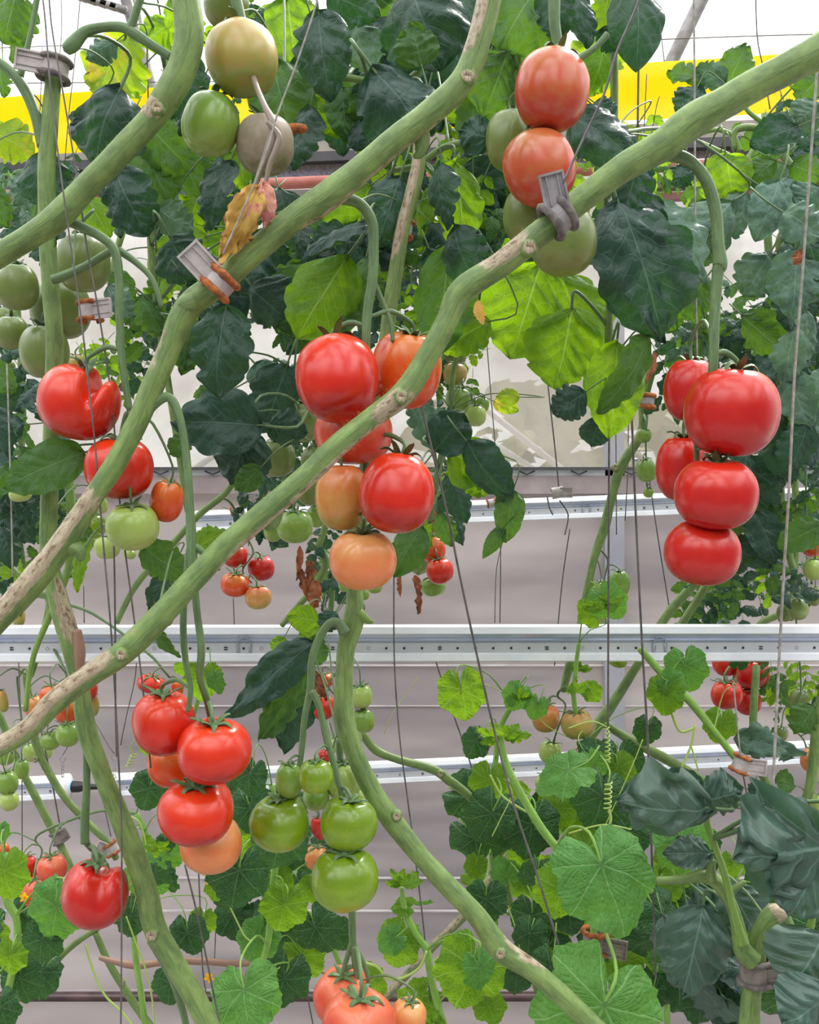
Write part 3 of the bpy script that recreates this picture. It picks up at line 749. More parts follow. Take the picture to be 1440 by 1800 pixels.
wire([(-20, 85), (60, 82), (110, 80)], 2.9, 'short horizontal wire above the top left clip', 1.6, group='thin horizontal roof wires')
wire([(1150, 70), (1300, 64), (1520, 58)], 2.9, 'thin horizontal wire across the white sky at top right', 2.0, group='thin horizontal roof wires')

def clip(x, y, Y, ang, rpx, lenpx, label, body='clipw', rim='rust', flap=(-90, 50, 42), rims=True, flapback=False, rimw=.44):
    """collar round a stem; ang = direction of the stem in the picture (degrees, 0 = right, 90 = up)"""
    c = P(x, y, Y); k = Y/F; a = math.radians(ang)
    o = empty('vine_clip', c); tag(o, label, 'clip', 'plastic clips that hold the stems')
    ax = Vector((math.cos(a), 0, math.sin(a))); s = Vector((-math.sin(a), 0, math.cos(a))); d = Vector((0, -1, 0))
    R = rpx*k; Ln = lenpx*k
    mb = MB(); n = 26; V = []; Fs = []; th = R*.12        # collar: an open C of sheet plastic
    for i in range(n+1):
        t = math.radians(-160+320*i/n)
        for (ra, l) in ((R, -1), (R, -.9), (R, .9), (R, 1), (R-th, 1), (R-th, -1)):
            V.append(c + ax*(Ln/2*l) + (d*math.cos(t)+s*math.sin(t))*ra)
    for i in range(n):
        for j in range(6): Fs.append((i*6+j, i*6+(j+1) % 6, i*6+6+(j+1) % 6, i*6+6+j))
    mb.add(V, Fs); mb.build('collar', MM[body], o, smooth=False)
    if rims:
        for e in (-1, 1):
            mb = MB(); pts = []
            for i in range(19):
                t = math.radians(-150+300*i/18+(6*e)); rr = R*(1.04+.05*noise.noise(Vector((i*.6, e, x))))
                p = c+ax*(e*Ln/2+ .02*R)+(d*math.cos(t)+s*math.sin(t))*rr; pts.append((*p, R*rimw*.5*(1+.35*noise.noise(Vector((i*.8, e*3, y))))))
            tube(mb, pts, 8, 3, rough=.25, seed=x); mb.build('rim', MM[rim], o)
    # flap: plate with raised border, ridge and two pin holes
    fa = math.radians(flap[0]); u = Vector((math.cos(fa), 0, math.sin(fa))); w = Vector((-math.sin(fa), 0, math.cos(fa)))
    fl, fw = flap[1]*k, flap[2]*k
    f0 = c + d*(R*.75 if not flapback else -R*.4) + u*R*.35
    Rm = Matrix(((u.x, w.x, -d.x), (u.y, w.y, -d.y), (u.z, w.z, -d.z)))
    Rm = Rm @ Matrix.Rotation(math.radians(14), 3, 'Y')
    mb = MB()
    box(mb, f0+Rm @ Vector((fl*.5, 0, 0)), (fl*.5, fw*.5, R*.05), Rm, bev=R*.02)
    for q in (-1, 1): box(mb, f0+Rm @ Vector((fl*.5, q*fw*.46, -R*.08)), (fl*.5, fw*.045, R*.11), Rm)
    for q in (-.22, .22): box(mb, f0+Rm @ Vector((fl*.5, q*fw, -R*.07)), (fl*.42, fw*.03, R*.07), Rm)
    box(mb, f0+Rm @ Vector((fl*.97, 0, -R*.08)), (fl*.035, fw*.5, R*.13), Rm)
    mb.build('flap', MM[body], o, smooth=False)
    mb = MB()
    for q in (-1, 1): box(mb, f0+Rm @ Vector((fl*.03, q*fw*.40, -R*.07)), (fl*.035, fw*.05, R*.02), Rm)
    mb.build('pin_hole', MM['chip'], o)
    return o
clip(384, 497, .95, 49, 29, 30, 'light plastic clip with orange-brown rims on the stem below the dry leaf', 'clipw', 'rust', (133, 62, 46))
clip(980, 382, .93, 38, 30, 30, 'grey clip with dirty rims on the thick stem in front of the upper right tomatoes', 'clipg', 'rimg', (105, 60, 44), rimw=.5)
clip(95, 122, 1.075, 80, 25, 30, 'dark clip at the top of the upright left stem just above the yellow ribbon', 'clipw', 'rimg', (174, 50, 36))
clip(158, 548, 1.06, 92, 19, 30, 'beige clip behind the two wires at left, above the heart-shaped tomato', 'clipw', 'rust', (4, 40, 34))
clip(706, 402, 1.22, 78, 19, 26, 'orange-rimmed collar clip on the upright stem behind the round dark leaf', 'clipg', 'rust', (60, 12, 20))
clip(1133, 706, 1.55, 88, 17, 20, 'grey clip with a rusty rim under the bright leaf right of centre', 'clipg', 'rust', (178, 14, 18))
clip(1303, 1343, 1.75, 70, 15, 26, 'beige clip with an orange rim in front of the lower far light bar', 'clipw', 'rust', (-4, 34, 28))
clip(842, 1422, 1.9, 100, 11, 16, 'small dark clip on the bent vine in the lower middle', 'clipd', 'rimg', (8, 22, 22))
clip(104, 1471, 2.1, 115, 12, 18, 'small square clip on the sloping vine above the lower left tomato', 'clipd', 'rimg', (30, 20, 20))
clip(196, 1492, 2.2, 120, 12, 18, 'pale clip just above and behind the single lower left tomato', 'clipw', 'rust', (150, 20, 18))
clip(1047, 1655, 1.32, 88, 22, 34, 'brown clip with orange rims under the big light cucumber leaf', 'clipd', 'rust', (-6, 44, 34))
clip(1328, 1706, 1.22, 92, 27, 38, 'dusty grey-brown clip on the forked stem at lower right', 'clipd', 'rimg', (10, 44, 40), rimw=.4)
clip(980, 866, 2.2, 10, 10, 20, 'small beige clip hanging free from a wire in front of the window sill', 'clipw', 'rimg', (0, 22, 18), rims=False)
clip(415, 897, 2.6, 10, 7, 16, 'tiny orange-brown clip above the left end of the upper far bar', 'clipd', 'rust', (0, 14, 10))
clip(864, 884, 2.6, 10, 7, 14, 'tiny light clip on the upper far bar behind the curling leaf', 'clipw', 'rust', (0, 14, 10))
mb = MB(); tube(mb, pix([(502, 228, 15), (515, 226, 18), (530, 226, 17), (538, 226, 13)], 1.12), 12, 4, rough=.1)
o = mb.build('vine_clip', MM['rust']); tag(o, 'short orange rim of a clip poking out behind the dusty tomato', 'clip', 'plastic clips that hold the stems')
for (pts, lb) in (([(962, 872), (966, 892), (972, 905)], 'short bent wire pin left of the hanging beige clip'), ([(984, 880), (999, 905), (993, 940)], 'longer bent wire pin under the hanging beige clip')):
    wire(pts, 2.2, lb, 2.6, name='wire_pin', group='bent wire pins under the hanging clip')

for k, (y, hgt) in enumerate(((1168, 3), (1240, 2), (1542, 3), (1600, 3))):
    struct('trim_%d' % (13+k), wbox(-1300, y, 2700, y+hgt, WY-.012, .006), plain('film_seam', hexc('D8D2D2'), .4, 0, hexc('BCB6B6'), 5))

struct('trim_17', wbox(-1300, 305, 2700, 333, WY-.04, .04, slope=.036), plain('header_beige', hexc('A8A29A'), .6, 0, hexc('908A84'), 5))
# ================================================================== PLANTS AND THEIR STEMS
def plant(name, base, label, cat='plant', group=None):
    o = empty(name, base); return tag(o, label, cat, group)
def woodf(ranges):
    """ranges: (t0, t1, side_angle or None, strength)"""
    def f(t, a):
        w = 0
        for r in ranges:
            t0, t1, sa, k = r
            q = max(0, min(1, (t-t0)/.04+.5))*max(0, min(1, (t1-t)/.04+.5))
            if sa is not None: q *= max(0, math.cos(a-math.radians(sa)))**.6
            w = max(w, q*k)
        return w
    return f
PS = {}
def stem(pl, path, Y, mat='main', wood=None, nodes=(), name='stem', nseg=16, sub=8, rough=.05, hairs=0, seed=0, hlen=.004):
    mb = MB(); s = tube(mb, pix(path, Y), nseg, sub, wood, rough, seed); PS.setdefault(pl.name, []).extend(s[::3])
    for (x, y, r, dy) in nodes:      # scars where leaves were taken off: short stub with a pale worn face
        c = P(x, y, Y+dy); rr = M_(r, Y)
        tube(mb, [(c.x, c.y+rr*.8, c.z, rr*.95), (c.x, c.y+rr*.1, c.z, rr), (c.x, c.y-rr*.30, c.z, rr*.80), (c.x, c.y-rr*.42, c.z, rr*.55), (c.x, c.y-rr*.36, c.z, rr*.25)], 12, 4, lambda t, a: .75 if t > .62 else .2, .25, seed)
    o = mb.build(name, MS[mat], pl)
    if hairs:
        rnd = random.Random(seed); hb = MB(); k = len(s)-1
        for _ in range(hairs):
            i = rnd.randrange(k); t = rnd.random(); a = Vector(s[i][:3]).lerp(Vector(s[i+1][:3]), t); r = s[i][3]
            T = (Vector(s[i+1][:3])-Vector(s[i][:3])).normalized()
            n = Vector((rnd.gauss(0, 1), rnd.gauss(0, 1), rnd.gauss(0, 1))); n -= T*n.dot(T); n.normalize(); b = T.cross(n)
            l = hlen*rnd.uniform(.4, 1.2); w = .00011; tip = n*(r+l)+T*rnd.uniform(-.4, .4)*l+b*rnd.uniform(-.3, .3)*l
            hb.add([a+n*r*.95+b*w, a+n*r*.95-b*w, a+n*r*.95+T*w*1.5, a+tip], [(0, 1, 3), (1, 2, 3), (2, 0, 3)])
        h = hb.build('stem_hair', MS['tend'], o); h.matrix_parent_inverse = parent_inv(o); tag(h, kind='stuff')
        h.matrix_parent_inverse = Matrix.Identity(4) if False else Matrix.Identity(4)
    return o, s
def leafstub(pl, path, Y, mat='truss', **k): return stem(pl, path, Y, mat, name='side_shoot', nseg=10, rough=.06, **k)

Y1, Y2_, Y3, Y4, Y5 = 1.00, .97, .94, 1.08, 1.10
GP = 'tomato plants trained on wires'
p1 = plant('tomato_plant', P(325, -20, Y1), 'tomato plant whose thick green stem sweeps down the top left corner', group=GP)
_, s1 = stem(p1, [(318, -60, 50), (326, -10, 50), (333, 60, 52), (318, 125, 52), (290, 175, 50), (262, 213, 44), (205, 275, 45), (150, 330, 44), (105, 378, 48), (55, 415, 42), (-40, 470, 44)], Y1,
     wood=woodf([(.42, .50, 20, .9), (.5, .62, -140, .3)]), nodes=[(277, 190, 13, -.012)], hairs=1100, seed=1)
leafstub(p1, [(300, 100, 16), (265, 78, 16), (238, 60, 19), (215, 48, 18), (180, 48, 17), (150, 56, 20), (128, 78, 26), (115, 88, 20)], Y1+.02, seed=3)
leafstub(p1, [(226, 56, 18), (236, 30, 15), (252, -20, 13)], Y1+.02)
_, t1 = stem(p1, [(95, 378, 22), (135, 395, 18), (175, 415, 17), (200, 438, 16), (209, 480, 15), (210, 540, 14), (212, 600, 14), (218, 660, 13), (228, 720, 11)], Y1+.02, 'truss', name='fruit_truss', nseg=10)
leafstub(p1, [(209, 440, 15), (240, 462, 12), (268, 492, 10), (285, 540, 9)], Y1+.03)
leafstub(p1, [(196, 440, 14), (150, 468, 14), (110, 486, 18), (92, 492, 16)], Y1+.06)

p2 = plant('tomato_plant', P(860, -20, Y2_), 'tomato plant with the long stem running from top centre to the left edge', group=GP)
_, s2 = stem(p2, [(872, -60, 42), (860, 0, 42), (845, 60, 42), (826, 118, 44), (800, 158, 46), (745, 208, 46), (690, 250, 47), (635, 297, 46), (575, 345, 52), (520, 382, 46), (450, 440, 44), (395, 490, 44), (345, 527, 46), (318, 560, 44), (298, 612, 40), (268, 680, 40), (240, 745, 38), (200, 820, 38), (160, 880, 36), (110, 955, 44), (60, 1020, 48), (10, 1075, 44), (-50, 1140, 42)], Y2_,
     wood=woodf([(.0, .13, 60, .75), (.14, .18, -30, .6), (.20, .42, -130, .75), (.56, .60, 60, .5), (.60, .68, 70, .6), (.80, 1.0, 40, .9), (.805, .83, None, .7)]), nodes=[(822, 136, 15, -.010)], hairs=900, seed=2, rough=.07)
stem(p2, [(735, 225, 34), (742, 245, 30), (738, 268, 20), (728, 276, 8)], Y2_+.008, 'main', name='leaf_stub', nseg=10)
stem(p2, [(345, 530, 40), (325, 538, 34), (314, 548, 16)], Y2_-.005, 'main', name='leaf_stub', nseg=10)
stem(p2, [(120, 960, 30), (138, 968, 26), (142, 985, 12)], Y2_, 'main', name='leaf_stub', nseg=10)
_, t2 = stem(p2, [(560, 352, 34), (595, 348, 24), (632, 358, 20), (654, 390, 19), (657, 440, 18), (655, 490, 18), (646, 550, 17), (644, 610, 15), (650, 680, 12, .02), (645, 770, 11, .04), (642, 860, 10, .05), (640, 940, 8, .05)], Y2_+.03, 'truss', name='fruit_truss', nseg=12, hairs=200, seed=12)
leafstub(p2, [(656, 495, 14), (672, 530, 10), (688, 570, 9), (690, 600, 7)], Y2_+.04)
_, t2b = stem(p2, [(243, 738, 26), (268, 712, 20), (292, 698, 17), (308, 712, 15), (322, 760, 14), (330, 830, 15), (334, 900, 16), (337, 955, 19), (340, 1010, 15), (347, 1080, 13), (354, 1140, 14), (352, 1190, 13, .01), (366, 1240, 12, .03), (372, 1290, 11, .06), (362, 1380, 10, .08), (365, 1440, 8, .08)], Y2_, 'truss', name='fruit_truss', nseg=12)
_, t2c = stem(p2, [(334, 965, 14), (326, 1030, 12), (322, 1100, 12), (326, 1160, 11), (335, 1210, 10), (330, 1250, 8)], Y2_+.01, 'truss', name='fruit_truss', nseg=10)
leafstub(p2, [(340, 958, 13), (362, 975, 9), (386, 1002, 6)], Y2_)

p3 = plant('tomato_plant', P(1440, 80, Y3), 'tomato plant with the thickest fuzzy stem, crossing from top right to left edge', group=GP)
_, s3 = stem(p3, [(1500, 55, 62), (1450, 85, 64), (1400, 112, 58), (1340, 143, 56), (1275, 180, 56), (1215, 215, 60), (1165, 255, 56), (1095, 296, 50), (1030, 345, 46), (980, 386, 46), (925, 430, 46), (870, 472, 44), (812, 512, 46), (785, 565, 40), (750, 630, 40), (712, 688, 42), (660, 730, 38), (600, 778, 40), (530, 845, 40), (460, 905, 42), (395, 962, 42), (330, 1030, 42), (275, 1090, 44), (215, 1148, 44), (160, 1185, 40), (95, 1235, 42), (45, 1285, 36), (-50, 1340, 34)], Y3,
     wood=woodf([(.36, .42, 50, .9), (.42, .47, -120, .5), (.55, .60, -20, .85), (.58, .76, -115, .95), (.80, .86, 20, .35), (.855, 1.0, 50, .95), (.855, .875, None, .6)]), nodes=[(930, 436, 16, -.012), (706, 698, 13, -.012), (214, 1150, 13, -.012)], hairs=2200, seed=3, rough=.07, hlen=.0045)
stem(p3, [(278, 1075, 36), (290, 1088, 32), (292, 1100, 16)], Y3+.005, 'main', name='leaf_stub', nseg=10)
stem(p3, [(485, 885, 34), (478, 916, 30), (468, 930, 14)], Y3+.006, 'main', name='leaf_stub', nseg=10)
_, t3 = stem(p3, [(1150, 262, 40), (1185, 272, 26), (1215, 285, 22), (1242, 318, 22), (1258, 370, 22), (1263, 430, 22), (1266, 465, 26), (1262, 480, 21), (1256, 560, 19), (1254, 640, 17), (1245, 700, 13, .01), (1225, 780, 11, .03), (1232, 860, 10, .05), (1236, 930, 9, .05)], Y3+.02, 'truss', name='fruit_truss', nseg=12, hairs=700, seed=13)

p4 = plant('tomato_plant', P(370, 1820, Y4), 'upright tomato plant at left, its stem leaning to the bottom edge past the wires', group=GP)
_, s4 = stem(p4, [(97, 108, 24), (93, 150, 28), (87, 220, 30), (82, 290, 30), (82, 360, 30), (84, 430, 30), (90, 520, 30), (96, 600, 30), (92, 700, 28), (90, 800, 30), (86, 900, 30), (86, 980, 30), (104, 1060, 36), (124, 1130, 36), (140, 1200, 30), (152, 1280, 34), (172, 1340, 32), (200, 1410, 34), (232, 1490, 38), (256, 1560, 38), (272, 1630, 40), (305, 1690, 38), (345, 1760, 38), (390, 1850, 38)], Y4,
     wood=woodf([(.50, .57, -60, .9)]), seed=4, nodes=[(268, 1643, 13, -.012)])
leafstub(p4, [(136, 1108, 14), (140, 1150, 20), (138, 1185, 10)], Y4-.008, 'twig')
leafstub(p4, [(76, 258, 22), (62, 200, 20), (42, 155, 20), (15, 122, 18), (-25, 95, 16)], Y4)
leafstub(p4, [(35, 135, 13), (48, 85, 10), (62, 20, 9), (72, -40, 9)], Y4)
leafstub(p4, [(152, 1310, 12), (152, 1390, 13), (149, 1440, 15), (149, 1482, 16)], Y4+.005, 'truss')
_, t4 = stem(p4, [(149, 1475, 14), (160, 1492, 9), (178, 1505, 8), (188, 1530, 8), (185, 1550, 7)], Y4+.01, 'truss', name='fruit_truss')
leafstub(p4, [(268, 1650, 22), (300, 1715, 14), (322, 1780, 12), (335, 1850, 12)], Y4+.02)

p5 = plant('tomato_plant', P(990, 1760, Y5), 'central tomato plant whose bare green stem bends to the lower right', group=GP)
_, s5 = stem(p5, [(738, 226, 22), (735, 290, 24), (722, 350, 26), (708, 400, 26), (697, 470, 26), (686, 540, 26), (676, 620, 26), (655, 760, 28), (635, 900, 28), (624, 1020, 28), (624, 1060, 32), (620, 1095, 38), (608, 1140, 32), (605, 1200, 32), (606, 1260, 36), (622, 1320, 34), (652, 1385, 34), (688, 1440, 38), (735, 1500, 34), (785, 1555, 36), (838, 1610, 36), (880, 1668, 42), (935, 1705, 36), (990, 1752, 36), (1060, 1820, 36)], Y5,
     wood=woodf([(.02, .16, 50, .95), (.86, .93, -100, .8)]), nodes=[(698, 1434, 10, -.012), (880, 1676, 11, -.012)], seed=5)
stem(p5, [(630, 1078, 22), (646, 1090, 14), (656, 1094, 5)], Y5-.004, 'bri', name='leaf_stub', nseg=10)
_, t5 = stem(p5, [(606, 1112, 22), (596, 1096, 18), (580, 1096, 16), (562, 1120, 15), (549, 1160, 15), (546, 1210, 14), (536, 1260, 12), (530, 1320, 11), (520, 1400, 9)], Y5-.02, 'truss', name='fruit_truss', nseg=10)
_, t5b = stem(p5, [(549, 1215, 13), (562, 1245, 12), (572, 1290, 12), (586, 1340, 12), (600, 1390, 12), (610, 1440, 11), (600, 1500, 9)], Y5-.03, 'truss', name='fruit_truss', nseg=10)
_, t5c = stem(p5, [(596, 1300, 13), (602, 1400, 12), (610, 1500, 12), (618, 1590, 13), (620, 1650, 13), (624, 1690, 11), (630, 1730, 9), (634, 1790, 8)], Y5+.03, 'truss', name='fruit_truss', nseg=10)
leafstub(p5, [(620, 1655, 11), (608, 1690, 9), (600, 1720, 8)], Y5+.03); leafstub(p5, [(621, 1660, 11), (642, 1700, 9), (650, 1735, 8)], Y5+.03)
# cluster A hangs from its own plant above the frame
p6 = plant('tomato_plant', P(410, -80, 1.02), 'tomato plant hanging in at the top left of centre with a withered grey truss', group=GP)
_, t6 = stem(p6, [(395, -80, 24), (410, -20, 22), (425, 40, 20), (436, 90, 18), (446, 140, 16)], 1.06, 'truss', name='fruit_truss', nseg=10)
leafstub(p6, [(440, 120, 12, .06), (452, 155, 10, .03), (466, 188, 11, .01), (478, 212, 15), (480, 240, 20), (470, 272, 17), (456, 304, 10), (446, 335, 7)], .985, 'dead')
leafstub(p6, [(470, 215, 8), (490, 238, 11), (486, 262, 13), (474, 290, 10), (466, 330, 6)], .98, 'dead')
p7 = plant('tomato_plant', P(975, -80, 1.05), 'tomato plant hanging in above the upper right tomatoes', group=GP)
_, t7 = stem(p7, [(970, -80, 26), (974, -10, 22), (975, 40, 20), (980, 85, 18), (975, 160, 14), (960, 240, 13), (950, 320, 12), (960, 380, 11)], 1.05, 'truss', name='fruit_truss', nseg=10)
leafstub(p7, [(1068, 60, 12), (1045, 85, 11), (1015, 105, 14)], 1.02)

# background vines ----------------------------------------------------
def vine(pts, Y, label, mat='main', name='tomato_plant', group='background tomato vines', nodes=(), seed=0, wood=None):
    x, y = pts[-1][:2]; o = plant(name, P(x, y, Y), label, group=group)
    stem(o, pts, Y, mat, nseg=10, sub=5, seed=seed, nodes=nodes, wood=wood); return o
BV = {}
BV['r1'] = vine([(1148, 640, 18), (1132, 700, 18), (1128, 760, 16), (1092, 820, 18), (1074, 880, 16), (1062, 930, 18), (1045, 980, 14), (1030, 1050, 14), (1020, 1100, 14), (1004, 1160, 16), (990, 1215, 13)], 2.05, 'slender vine leaning in front of the bluish post', nodes=[(1082, 822, 7, -.01)])
BV['r2'] = vine([(1480, 745, 18), (1440, 775, 20), (1385, 835, 20), (1335, 875, 18), (1290, 930, 15), (1225, 1020, 16), (1170, 1085, 16), (1120, 1170, 15), (1060, 1262, 20), (1010, 1330, 20), (965, 1400, 18), (935, 1455, 16), (870, 1535, 18), (820, 1605, 16), (765, 1660, 14), (690, 1740, 14), (620, 1810, 12)], 2.1, 'woody vine running from the right cluster down to the bottom centre', nodes=[(1350, 866, 8, -.01), (938, 1455, 6, -.01)], wood=woodf([(.5, 1, 40, .6)]))
BV['r3'] = vine([(636, 1288, 14), (660, 1318, 15), (700, 1335, 14), (760, 1352, 16), (790, 1372, 17), (825, 1400, 15), (840, 1430, 14), (858, 1475, 14), (880, 1530, 15), (900, 1600, 14), (925, 1680, 14), (950, 1760, 12), (965, 1830, 12)], 1.95, 'thin vine bending to the right below the near light bar in the middle', nodes=[(775, 1360, 7, -.01), (860, 1460, 5, -.01)])
BV['r4'] = vine([(1062, 1272, 14), (1110, 1302, 16), (1160, 1328, 18), (1215, 1360, 18), (1262, 1388, 16), (1310, 1420, 14)], 2.15, 'greyish vine crossing the lower far light bar toward the right')
BV['r5'] = vine([(1330, 1170, 13), (1328, 1330, 14), (1390, 1430, 14), (1420, 1400, 18), (1432, 1330, 20), (1440, 1260, 20), (1455, 1180, 18)], 1.9, 'upright vine at the right edge below the near light bar')
BV['r6'] = vine([(1345, 1170, 14), (1335, 1100, 13), (1400, 1060, 13), (1385, 960, 13), (1372, 860, 14), (1370, 700, 14), (1362, 560, 14), (1350, 420, 14), (1345, 200, 14)], 2.2, 'leafy tomato plant filling the right edge above the near light bar')
BV['l1'] = vine([(-20, 1210, 13), (12, 1290, 13), (36, 1350, 13), (62, 1400, 14), (88, 1450, 14), (108, 1490, 13), (125, 1530, 13), (140, 1600, 12)], 2.1, 'left background vine sloping down to the small square clip')
BV['l2'] = vine([(45, 1180, 13), (55, 1260, 13), (68, 1320, 15), (105, 1390, 13), (148, 1440, 13), (186, 1478, 12), (205, 1510, 11)], 2.2, 'second left background vine running to the pale clip', nodes=[(62, 1335, 6, -.01)])
BV['l3'] = vine([(-30, 1820, 15), (20, 1760, 14), (50, 1748, 13), (90, 1700, 12), (130, 1660, 11), (190, 1620, 9)], 1.9, 'thin bare vine in the bottom left corner')
BV['l4'] = vine([(168, 1640, 11), (190, 1690, 12), (214, 1730, 13), (240, 1770, 14), (275, 1820, 14)], 1.9, 'bare vine with a dried tip at the bottom left behind the brown twig', nodes=[(215, 1728, 5, -.01)])
BV['l5'] = vine([(-20, 960, 13), (20, 1000, 14), (60, 1040, 14), (88, 1060, 15), (60, 1170, 11), (52, 1190, 10)], 2.0, 'left background vine crossing behind the upright stem', 'main')
BV['l6'] = vine([(420, 830, 12), (395, 868, 12), (350, 905, 12), (300, 960, 12), (262, 1000, 12), (232, 1040, 11), (205, 1095, 10)], 2.0, 'thin vine behind the pale green left tomatoes')
BV['l7'] = vine([(118, 820, 16), (125, 900, 16), (120, 1000, 14), (60, 1150, 10), (45, 1250, 9)], 1.7, 'vine behind the upright left stem beside the flat leaf', 'bri')
BV['c1'] = vine([(560, 960, 16), (572, 990, 14), (555, 1030, 13), (520, 1070, 11), (495, 1100, 10)], 1.9, 'short vine emerging under the small green tomatoes left of the central cluster')
BV['c2'] = vine([(584, 990, 11), (584, 1040, 11), (580, 1085, 10)], 1.85, 'upright thin vine just left of the central stem')
BV['s1'] = vine([(1190, 1110, 14), (1240, 1030, 14), (1262, 960, 12), (1280, 900, 12)], 2.15, 'pale vine hanging under the right cluster')
BV['tp'] = vine([(500, 130, 13), (560, 134, 14), (620, 138, 13), (690, 150, 13), (740, 120, 14), (760, 40, 16), (775, -60, 16)], 1.25, 'tomato plant with dark leaves filling the top centre')
BV['tl'] = vine([(330, 900, 10), (300, 700, 12), (270, 500, 12), (262, 350, 13), (255, 240, 14), (300, 100, 14), (320, -60, 14)], 1.5, 'leafy tomato plant behind the thick stem at top left')
BV['tm'] = vine([(690, 300, 10), (735, 290, 11), (775, 262, 12), (810, 252, 12), (850, 250, 12), (900, 200, 14), (920, -60, 14)], 1.2, 'tomato plant with leaves hanging between the two long stems')
BV['tr'] = vine([(1068, 700, 12), (1070, 600, 14), (1072, 480, 14), (1066, 380, 15), (1066, 330, 14), (1080, 200, 14), (1075, -60, 16)], 1.22, 'tomato plant with large crumpled leaves under the thick right stem')
BV['rt'] = vine([(1470, 330, 14), (1400, 300, 14), (1345, 232, 13), (1295, 228, 12), (1290, 262, 10)], 1.7, 'tomato plant with a branched shoot in front of the red pipe at right')
for pts in ([(1343, 228, 12), (1310, 282, 10), (1272, 268, 8), (1232, 250, 7)], [(1300, 265, 9), (1290, 240, 9), (1262, 228, 8), (1232, 235, 7)], [(1340, 215, 9), (1318, 198, 8), (1305, 180, 7)], [(1225, 310, 5), (1250, 322, 5), (1265, 322, 5), (1240, 345, 5)]):
    leafstub(BV['rt'], pts, 1.7, 'bri')
BV['ml'] = vine([(500, 640, 12), (530, 700, 12), (560, 800, 12), (575, 900, 12), (560, 960, 12)], 1.55, 'tomato plant behind the central cluster carrying green tomatoes')
BV['mr'] = vine([(840, 560, 10), (800, 640, 10), (790, 740, 12), (770, 830, 12), (760, 900, 10), (735, 1010, 8)], 1.75, 'tomato plant right of the central cluster with a curling leaf')
# dry twig and forked plant at lower right
mb = MB(); tube(mb, pix([(175, 1683, 8), (200, 1690, 11), (240, 1697, 13), (300, 1690, 12), (350, 1690, 13), (420, 1694, 11), (490, 1692, 9), (545, 1702, 7), (585, 1716, 4)], 1.75), 8, 6, rough=.3)
tube(mb, pix([(490, 1693, 7), (520, 1690, 6), (556, 1704, 5)], 1.76), 6, 5, rough=.3)
o = mb.build('dry_twig', MS['twig']); tag(o, 'thin reddish-brown dry twig lying across the bottom left in front of the grey wall', 'twig')
pe = plant('leafy_vegetable_plant', P(1325, 1850, 1.22), 'forked plant with broad smooth dark leaves at lower right', group=None)
stem(pe, [(1316, 1880, 36), (1318, 1800, 36), (1322, 1740, 34), (1328, 1690, 36), (1332, 1650, 28), (1340, 1632, 30), (1355, 1612, 34), (1368, 1608, 36), (1385, 1630, 26), (1398, 1660, 22), (1408, 1690, 20)], 1.22, 'main', nodes=[], wood=woodf([(.62, .74, None, .6)]))
stem(pe, [(1325, 1690, 36), (1305, 1668, 32), (1298, 1630, 24), (1285, 1590, 22), (1262, 1552, 26), (1235, 1540, 22), (1200, 1546, 15), (1155, 1548, 13)], 1.21, 'main')
stem(pe, [(1305, 1660, 22), (1292, 1610, 14), (1275, 1540, 13), (1258, 1490, 12), (1244, 1450, 12), (1242, 1425, 12)], 1.19, 'bri')
stem(pe, [(1408, 1690, 18), (1420, 1650, 14), (1432, 1600, 13), (1450, 1560, 13)], 1.20, 'bri')
stem(pe, [(1252, 1548, 20), (1250, 1525, 16), (1256, 1512, 8)], 1.2, 'main', name='leaf_stub')
stem(pe, [(1270, 1580, 14), (1295, 1560, 12), (1310, 1550, 8)], 1.21, 'main', name='leaf_stub')
# cucumber vines
GC = 'cucumber vines among the tomatoes'
def cvine(pts, Y, label): return vine(pts, Y, label, 'cuc', 'cucumber_plant', GC)
CV = {}
CV['c1'] = cvine([(878, 1290, 9), (890, 1340, 11), (905, 1375, 14), (930, 1420, 15), (955, 1460, 15), (985, 1500, 15), (1020, 1560, 15), (1045, 1620, 16), (1042, 1700, 16), (1040, 1850, 16)], 1.38, 'cucumber vine climbing to a starry growing tip in the lower middle')
CV['c2'] = cvine([(706, 1560, 8), (712, 1600, 11), (730, 1640, 12), (750, 1670, 14), (758, 1720, 13), (772, 1775, 13), (790, 1830, 13)], 1.5, 'young cucumber vine with a starry tip right of the bottom green tomato')
CV['c3'] = cvine([(1125, 1140, 12), (1165, 1185, 14), (1215, 1235, 15), (1255, 1285, 13), (1295, 1335, 13)], 1.8, 'cucumber vine slanting under the near light bar at right')
CV['c4'] = cvine([(240, 1430, 9), (262, 1490, 11), (250, 1570, 11), (235, 1640, 11), (250, 1760, 11), (260, 1840, 11)], 1.7, 'cucumber vine behind the leaning left stem at the bottom')
CV['c5'] = cvine([(478, 1380, 11), (488, 1460, 12), (480, 1560, 13), (470, 1660, 13), (440, 1760, 13), (435, 1850, 13)], 1.55, 'cucumber vine with big dark leaves left of the green tomatoes')
CV['c6'] = cvine([(8, 1500, 12), (12, 1580, 15), (30, 1620, 14), (24, 1700, 14), (-10, 1830, 14)], 1.5, 'cucumber vine in the bottom left corner')
CV['c7'] = cvine([(1018, 1130, 7), (1012, 1180, 8), (1010, 1240, 9), (1030, 1300, 9), (1040, 1370, 10), (1150, 1450, 11), (1165, 1560, 11), (1170, 1700, 11), (1175, 1850, 11)], 1.85, 'cucumber vine rising behind the right side of the lower half')
CV['c8'] = cvine([(345, 1150, 9), (352, 1210, 9), (330, 1290, 9), (300, 1400, 9), (290, 1480, 9)], 2.2, 'cucumber vine behind the lower left red tomatoes')
